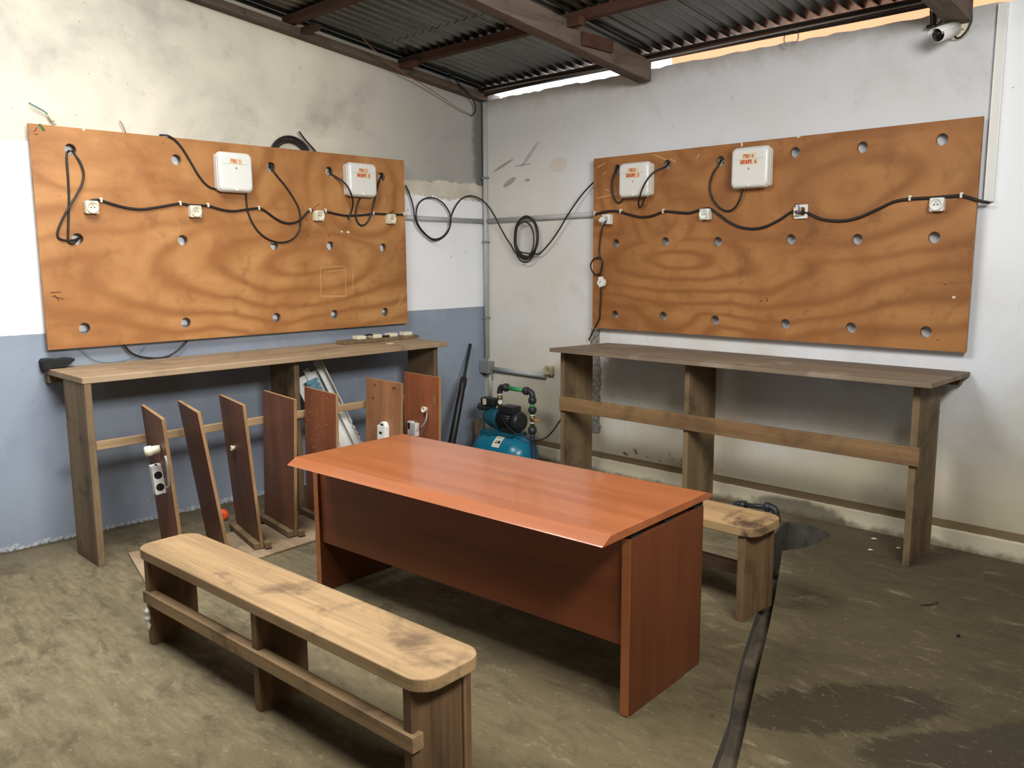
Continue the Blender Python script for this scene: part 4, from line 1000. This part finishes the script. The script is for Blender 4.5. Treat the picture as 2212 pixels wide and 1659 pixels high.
# orange cap
p = Fl(481, 1124, .0)
b = MB(); b.lathe((p.x, p.y, .036), (.75, -.55, .0), [(-.03, .024), (-.028, .030), (-.012, .032), (-.010, .036), (.004, .036), (.006, .032), (.028, .030), (.030, .022)], 20)
tag(b.build('pipe_coupling', 'orange'), 'bright orange plastic fitting on the floor between the standing boards', 'pipe fitting')

# black pole leaning in the corner
a_ = Lw(1016, 744, .024); e_ = Fl(962, 1030, .0)
d_ = a_-e_
b_ = thing('leaning_pole', 'dark pole with a black foam sleeve leaning on the blue wall near the corner', 'pole', e_)
b = MB(); b.tube([d_*.0, d_*.5, d_*1.0], .0135, 12, smooth=False); b.build('pole_tube', 'pipe_black', b_)
b = MB(); b.lathe(d_*.0, d_, [(0, .03), (d_.length*.66, .026), (d_.length*.665, .03), (d_.length*.72, .028), (d_.length*.735, .016)], 14); b.build('foam_sleeve', 'black', b_)
# black cloth on the counter's left end
p0 = [Lw(u, v, .035) for u, v in ((86, 781), (90, 775), (104, 774), (124, 775), (142, 772), (158, 773), (156, 778), (148, 784), (138, 792), (118, 794), (104, 796), (96, 801), (90, 800))]
b = MB(); b.prism([(.004, q.y, q.z) for q in p0], (.075, 0, 0))
tag(b.build('black_cloth', 'black_mat', bevel=.008, seg=3), 'folded black cloth on the left end of the left counter, against the wall', 'cloth')
# socket strip on the left counter
a_, c_ = Fl(734, 742, 1.03), Fl(895, 733, 1.03)
c0 = Lw(812, 738, .16)
y0_, y1_ = Lw(736, 742, .17).y, Lw(897, 734, .17).y
t = thing('socket_strip', 'wooden batten with four cream sockets lying on the left counter', 'socket strip', (.17, (y0_+y1_)/2, 1.0205))
hl = (y1_-y0_)/2
b = MB(); b.box((-.06, -hl, 0), (.05, hl, .026)); b.build('batten', 'leg_z', t, .004)
for u in (777, 812, 846, 878):
    yy = Lw(u, 730, .17).y-t.location.y
    b = MB(); b.box((-.04, yy-.036, .026), (.03, yy+.036, .052)); s_ = b.build('socket', 'cream', t, .004)
b = MB(); yy = Lw(795, 730, .17).y-t.location.y; b.tube([(-.0, yy-.06, .04), (.01, yy, .055), (-.0, yy+.08, .04), (.02, yy+.16, .034), (.0, yy+.25, .04)], .007, 7); b.build('wire', 'cable', t)
p = Fl(842, 743, 1.021)
b = MB(); b.box((p.x-.02, p.y-.02, 1.0203), (p.x+.02, p.y+.02, 1.026))
tag(b.build('plastic_chip', 'cream', bevel=.002), 'small cream plastic chip on the left counter in front of the batten', 'chip')

# ------------------------------------------------------------------ water pump in the corner
yp = -.34
pump = thing('water_pump', 'teal water pump on a round pressure tank in the corner behind the desk', 'water pump', (.5, yp, 0))
PB = Vector((.5, yp, 0))
def Q(u, v, y=yp): return Rw(u, v, y)-PB
tl, tr = Q(1036, 960), Q(1150, 960)
ztk = Q(1092, 934).z; R_t = .17; zc_ = ztk-R_t
b = MB(); L_ = tr.x-tl.x
prof = []
for i in range(9):
    a = PI/2*i/8; prof.append((.15*(1-math.cos(a)), max(.012, R_t*math.sin(a))))
prof2 = [(L_-d, r) for d, r in reversed(prof)]
b.lathe((tl.x, 0, zc_), (1, 0, 0), prof+prof2, 36); b.build('pressure_tank', 'teal', pump)
b = MB()
for x in (tl.x+.15, tr.x-.15): b.box((x-.03, -.12, -zc_*0+.0), (x+.03, .12, max(.05, zc_-R_t*.8)))
b.build('tank_foot', 'teal_dark', pump, .004)
cx = (tl.x+tr.x)/2
b = MB(); x0_, x1_ = Q(1056, 930).x, Q(1122, 935).x
b.box((x0_, -.085, ztk-.015), (x1_, .085, ztk+.012)); b.box((x0_, -.10, ztk-.055), (x0_+.045, -.07, ztk+.012)); b.box((x0_+.075, -.10, ztk-.06), (x0_+.12, -.07, ztk+.012)); b.build('saddle', 'teal_dark', pump, .004)
bx0, bx1 = Q(1049, 900).x, Q(1083, 900).x; zb0, zb1 = Q(1065, 922).z, Q(1065, 880).z
b = MB(); zm = (zb0+zb1)/2; rr = (zb1-zb0)/2
b.lathe((bx0, 0, zm), (1, 0, 0), [(0, rr*.45), (.012, rr*.62), (.05, rr*.78), (.075, rr*.95), (bx1-bx0-.012, rr*1.05), (bx1-bx0, rr*1.05)], 14)
b.box((bx1-.035, -.035, ztk), (bx1-.01, .035, zm)); b.build('pump_body', 'teal_dark', pump, fixn=True)
mx1 = Q(1113, 906).x; mz = Q(1105, 908).z; mr = .068
b = MB(); b.lathe((bx1, 0, mz), (1, 0, 0), [(0, mr*.95), (mx1-bx1, mr*.95)], 28)
for i in range(24):
    a = 2*PI*i/24
    m_ = Matrix.Translation((bx1, 0, mz)) @ Matrix.Rotation(a, 4, 'X')
    b.box((.0, -.0025, mr*.9), (mx1-bx1, .0025, mr*1.1), 0, m_)
b.build('motor', 'motor', pump)
b = MB(); b.lathe((mx1, 0, mz), (1, 0, 0), [(0, mr*1.12), (.055, mr*1.12), (.068, mr*1.0), (.07, mr*.6)], 28); b.build('fan_cover', 'motor', pump)
b = MB(); b.box((bx1+.03, -.05, ztk+.008), (mx1+.02, .05, mz-mr*.8)); b.build('motor_foot', 'motor', pump, .004)
tz0, tz1 = mz+mr*.85, Q(1110, 877).z
b = MB(); b.box((bx1+.035, -.06, tz0), (mx1+.025, .045, tz1)); b.build('terminal_box', 'motor', pump, .008)
# pressure switch, gauge, inlet
px0, px1 = Q(1045, 868).x, Q(1073, 868).x; pz0, pz1 = Q(1060, 875).z, Q(1060, 859).z
b = MB(); b.box((px0, -.04, pz0), (px1, .04, pz1)); ps = b.build('pressure_switch', 'motor', pump, .01)
b = MB(); b.box((px0+.03, -.0415, pz0+.006), (px0+.07, -.0405, pz1-.006)); b.build('switch_label', 'paper', ps)
b = MB(); b.box((px0+.026, -.0418, pz0+.006), (px0+.032, -.0406, pz1-.006)); b.build('switch_stripe', 'red_wire', ps)
gp = Q(1082, 868, yp-.03)
b = MB(); b.lathe((gp.x, .0+gp.y, gp.z), (.45, -.9, .05), [(0, .02), (.016, .021), (.018, .0195)], 24); b.build('gauge_case', 'steel', pump)
b = MB(); dd = Vector((.45, -.9, .05)).normalized(); g0 = Vector((gp.x, gp.y, gp.z))+dd*.0185
b.lathe(g0, dd, [(0, .017), (.0006, .017)], 24); gd = b.build('gauge_dial', 'white', pump)
b = MB(); b.bar(g0+dd*.001, g0+dd*.001+Vector((.002, .001, .012)), .001, .0022); b.build('gauge_needle', 'dark', gd)
b = MB(); i0, i1 = Q(1058, 880), Q(1034, 878)
b.tube([Q(1068, 878), Q(1054, 880), Q(1042, 881), Q(1036, 879), Q(1038, 874)], .021, 14, step=.01); b.lathe(Q(1050, 880), (-1, 0, 0), [(-.008, .026), (.02, .026)], 14); b.build('inlet_pipe', 'pipe_black', pump)
b = MB(); b.tube([Q(1051, 903), Q(1044, 915), Q(1039, 930), Q(1036, 944)], .011, 10, step=.01); b.build('flexible_hose', 'steel', pump)
rx = Q(1080, 860)
b = MB(); b.cyl((rx.x, 0, zb1-.02), (rx.x, 0, Q(1080, 850).z), .019, 16); b.lathe((rx.x, 0, Q(1080, 862).z), (0, 0, 1), [(0, .023), (.02, .023)], 8); b.build('brass_riser', 'brass', pump)
b = MB(); b.lathe((rx.x, 0, Q(1080, 853).z), (0, 0, 1), [(0, .0205), (.012, .0205)], 16); b.build('sealing_tape', 'white', pump)
ze = Q(1080, 850).z; zt_ = Q(1100, 838).z; xr = Q(1150, 860).x
b = MB(); b.tube([(rx.x, 0, ze), (rx.x, 0, ze+.02), (rx.x+.012, 0, zt_-.006), (rx.x+.035, 0, zt_), (rx.x+.05, 0, zt_)], .023, 16, step=.008); b.lathe((rx.x+.045, 0, zt_), (1, 0, 0), [(0, .028), (.012, .033), (.035, .033), (.045, .026)], 10); b.build('pipe_elbow', 'pipe_black', pump)
b = MB(); b.cyl((rx.x+.085, 0, zt_), (xr-.08, 0, zt_-.004), .017, 16); b.build('green_pipe', 'pipe_green', pump)
zq = zt_-.004
b = MB(); b.lathe((xr-.085, 0, zq), (1, 0, 0), [(0, .026), (.01, .032), (.034, .032), (.044, .028)], 10); b.tube([(xr-.045, 0, zq), (xr-.03, 0, zq), (xr-.006, 0, zq-.012), (xr, 0, zq-.035), (xr, 0, zq-.05)], .023, 16, step=.008)
b.lathe((xr, 0, zq-.045), (0, 0, -1), [(0, .027), (.008, .031), (.036, .031), (.045, .025)], 10); b.build('pipe_elbow', 'pipe_black', pump)
za, zb_ = zq-.085, Q(1150, 881).z
b = MB(); b.cyl((xr, 0, za), (xr, 0, zb_), .016, 16); b.build('green_pipe', 'pipe_green', pump)
zu = Q(1150, 895).z
b = MB(); b.lathe((xr, 0, zb_+.005), (0, 0, -1), [(0, .026), (.008, .032), (.035, .032), (.04, .026), (zb_-zu, .022)], 10); b.build('union_nut', 'pipe_black', pump)
zv = Q(1150, 921).z
b = MB(); b.cyl((xr, 0, zu+.004), (xr, 0, zv), .017, 14); b.lathe((xr, 0, zu-.015), (0, 0, -1), [(0, .021), (.03, .021)], 8); b.build('brass_valve', 'brass', pump)
b = MB()
for z in (zu-.001, Q(1150, 912).z): b.lathe((xr, 0, z), (0, 0, -1), [(0, .0195), (.009, .0195)], 16)
b.build('sealing_tape', 'white', pump)
zl = Q(1150, 905).z
b = MB(); b.cyl((xr, -.01, zl), (xr+.045, -.012, zl-.002), .006, 10); b.build('tap_stem', 'steel', pump)
b = MB(); b.box((xr+.042, -.022, zl-.011), (xr+.085, -.004, zl+.008)); b.build('tap_handle', 'amber', pump, .004)
zw = Q(1150, 938).z
b = MB(); b.lathe((xr, 0, zv+.004), (0, 0, -1), [(0, .022), (.012, .026), (.014, .033), (zv-zw-.008, .033), (zv-zw, .024)], 10); b.build('union_nut', 'pipe_black', pump)
b = MB(); b.tube([(xr, 0, zw), (xr+.004, 0, .2), (xr+.02, .0, .05), (xr+.03, 0, .0)], .019, 14); b.build('suction_pipe', 'pipe_blue', pump)
# tank sticker
b = MB(); c_ = Q(1075, 958, yp-R_t); 
rs = []
for i in range(7):
    a = math.radians(28+38*i/6)
    rs.append((-(R_t+.0012)*math.cos(a), zc_+(R_t+.0012)*math.sin(a)))
xa, xb = Q(1067, 955, yp-.12).x, Q(1083, 955, yp-.12).x
for i in range(6): b.add([(xa, rs[i][0], rs[i][1]), (xb, rs[i][0], rs[i][1]), (xb, rs[i+1][0], rs[i+1][1]), (xa, rs[i+1][0], rs[i+1][1])], [(0, 1, 2, 3)])
stk = b.build('sticker', 'paper', pump)
b = MB()
for (fx, fa, wx, wa) in ((.25, .30, .28, .08), (.25, .46, .28, .05), (.58, .30, .3, .22), (.14, .75, .7, .04)):
    ra = [math.radians(28+38*(fa+wa*j/3)) for j in range(4)]
    for j in range(3):
        X0, X1 = xa+(xb-xa)*fx, xa+(xb-xa)*(fx+wx)
        P = [(-(R_t+.0019)*math.cos(r_), zc_+(R_t+.0019)*math.sin(r_)) for r_ in (ra[j], ra[j+1])]
        b.add([(X0, P[0][0], P[0][1]), (X1, P[0][0], P[0][1]), (X1, P[1][0], P[1][1]), (X0, P[1][0], P[1][1])], [(0, 1, 2, 3)])
b.build('sticker_print', 'dark', stk)
b = MB(); b.tube([Q(1085, 900, yp-.07), Q(1090, 912, yp-.09), Q(1100, 925, yp-.10), Q(1118, 938, yp-.10), Q(1133, 944, yp-.09), Q(1147, 949, yp-.05), Q(1165, 950, yp-.02), Q(1180, 945, yp), Q(1195, 930, yp), Q(1206, 914, yp), Q(1216, 898, yp+.02), Q(1222, 880, yp+.1)], .0055, 8); b.build('power_lead', 'cable', pump)
p = Rw(1034, 930, -.20)
b = MB(); b.lathe((p.x, -.20, 0), (0, 0, 1), [(0, .036), (p.z+.10-.0, .036), (p.z+.10, .030), (p.z+.03, .028)], 18)
tag(b.build('pipe_stump', 'clay'), 'short broken pipe stump standing in the corner behind the pump', 'pipe')

# dark pipe loop rising from the broken floor behind the second bench
yq = -.36
def T(u, v): return Rw(u, v, yq)
t = thing('drain_pipe', 'black elbowed pipe rising from the broken floor at the right wall', 'pipe', T(1635, 1150))
o_ = t.location.copy(); o_.z = 0; t.location = o_
a_, c_ = T(1600, 1090)-o_, T(1664, 1096)-o_
b = MB(); b.cyl(a_, c_, .014, 14); b.build('pipe', 'pipe_black', t)
b = MB(); b.tube([c_+Vector((-.02, 0, .0)), c_+Vector((.015, 0, .0)), c_+Vector((.035, 0, -.02)), c_+Vector((.038, 0, -.06))], .022, 14, step=.008); b.lathe(c_+Vector((-.035, 0, 0)), (1, 0, 0), [(0, .022), (.006, .029), (.03, .029), (.036, .023)], 10); b.lathe(c_+Vector((.038, 0, -.045)), (0, 0, -1), [(0, .022), (.004, .029), (.03, .029), (.036, .022)], 10); b.build('pipe_elbow', 'pipe_black', t)
b = MB(); b.tube([a_+Vector((.02, 0, .0)), a_+Vector((-.015, 0, .0)), a_+Vector((-.035, 0, -.02)), a_+Vector((-.038, 0, -.06))], .022, 14, step=.008); b.lathe(a_+Vector((.035, 0, 0)), (-1, 0, 0), [(0, .022), (.006, .029), (.03, .029), (.036, .023)], 10); b.build('pipe_elbow', 'pipe_black', t)
b = MB(); b.cyl(c_+Vector((.038, 0, -.06)), Vector((c_.x+.038, 0, -.06)), .016, 14); b.build('riser', 'pipe_black', t)
b = MB(); b.cyl(a_+Vector((-.038, 0, -.06)), Vector((a_.x-.038, 0, .0)), .016, 14); b.build('riser', 'pipe_black', t)

# ------------------------------------------------------------------ litter
for u, v, s_, lab in ((1888, 1165, .016, 'white paper scrap on the floor nearest the right plinth'), (1880, 1189, .013, 'white paper scrap lying left of the right counter leg'), (1941, 1185, .012, 'small white paper scrap close to the right counter leg'), (1955, 1206, .011, 'tiny white scrap in front of the right counter leg')):
    p = Fl(u, v); b = MB(); b.prism([(p.x-s_, p.y-s_*.4, .001), (p.x+s_*.7, p.y-s_*.5, .004), (p.x+s_, p.y+s_*.5, .002), (p.x-s_*.5, p.y+s_*.6, .005)], (0, 0, .002))
    tag(b.build('paper_scrap', 'paper'), lab, 'litter', 'scraps by the right wall')
p = Fl(2008, 1308)
b = MB(); b.tube([p+Vector((-.03, -.035, .003)), p+Vector((-.01, -.01, .006)), p+Vector((.01, .012, .012)), p+Vector((.025, .04, .012))], .004, 6); b.prism([p+Vector(q) for q in ((-.005, -.012, .006), (.012, -.002, .006), (.026, .03, .016), (.008, .018, .012))], (0, 0, .002))
tag(b.build('dry_leaf', 'leaf'), 'dry brown leaf on the bare floor at the right', 'leaf')
p = Fl(2070, 1376); b = MB(); b.sphere((p.x, p.y, .006), .008, 8)
tag(b.build('pebble', 'dark'), 'small dark pebble on the floor at the right, in front of the leaf', 'stone')
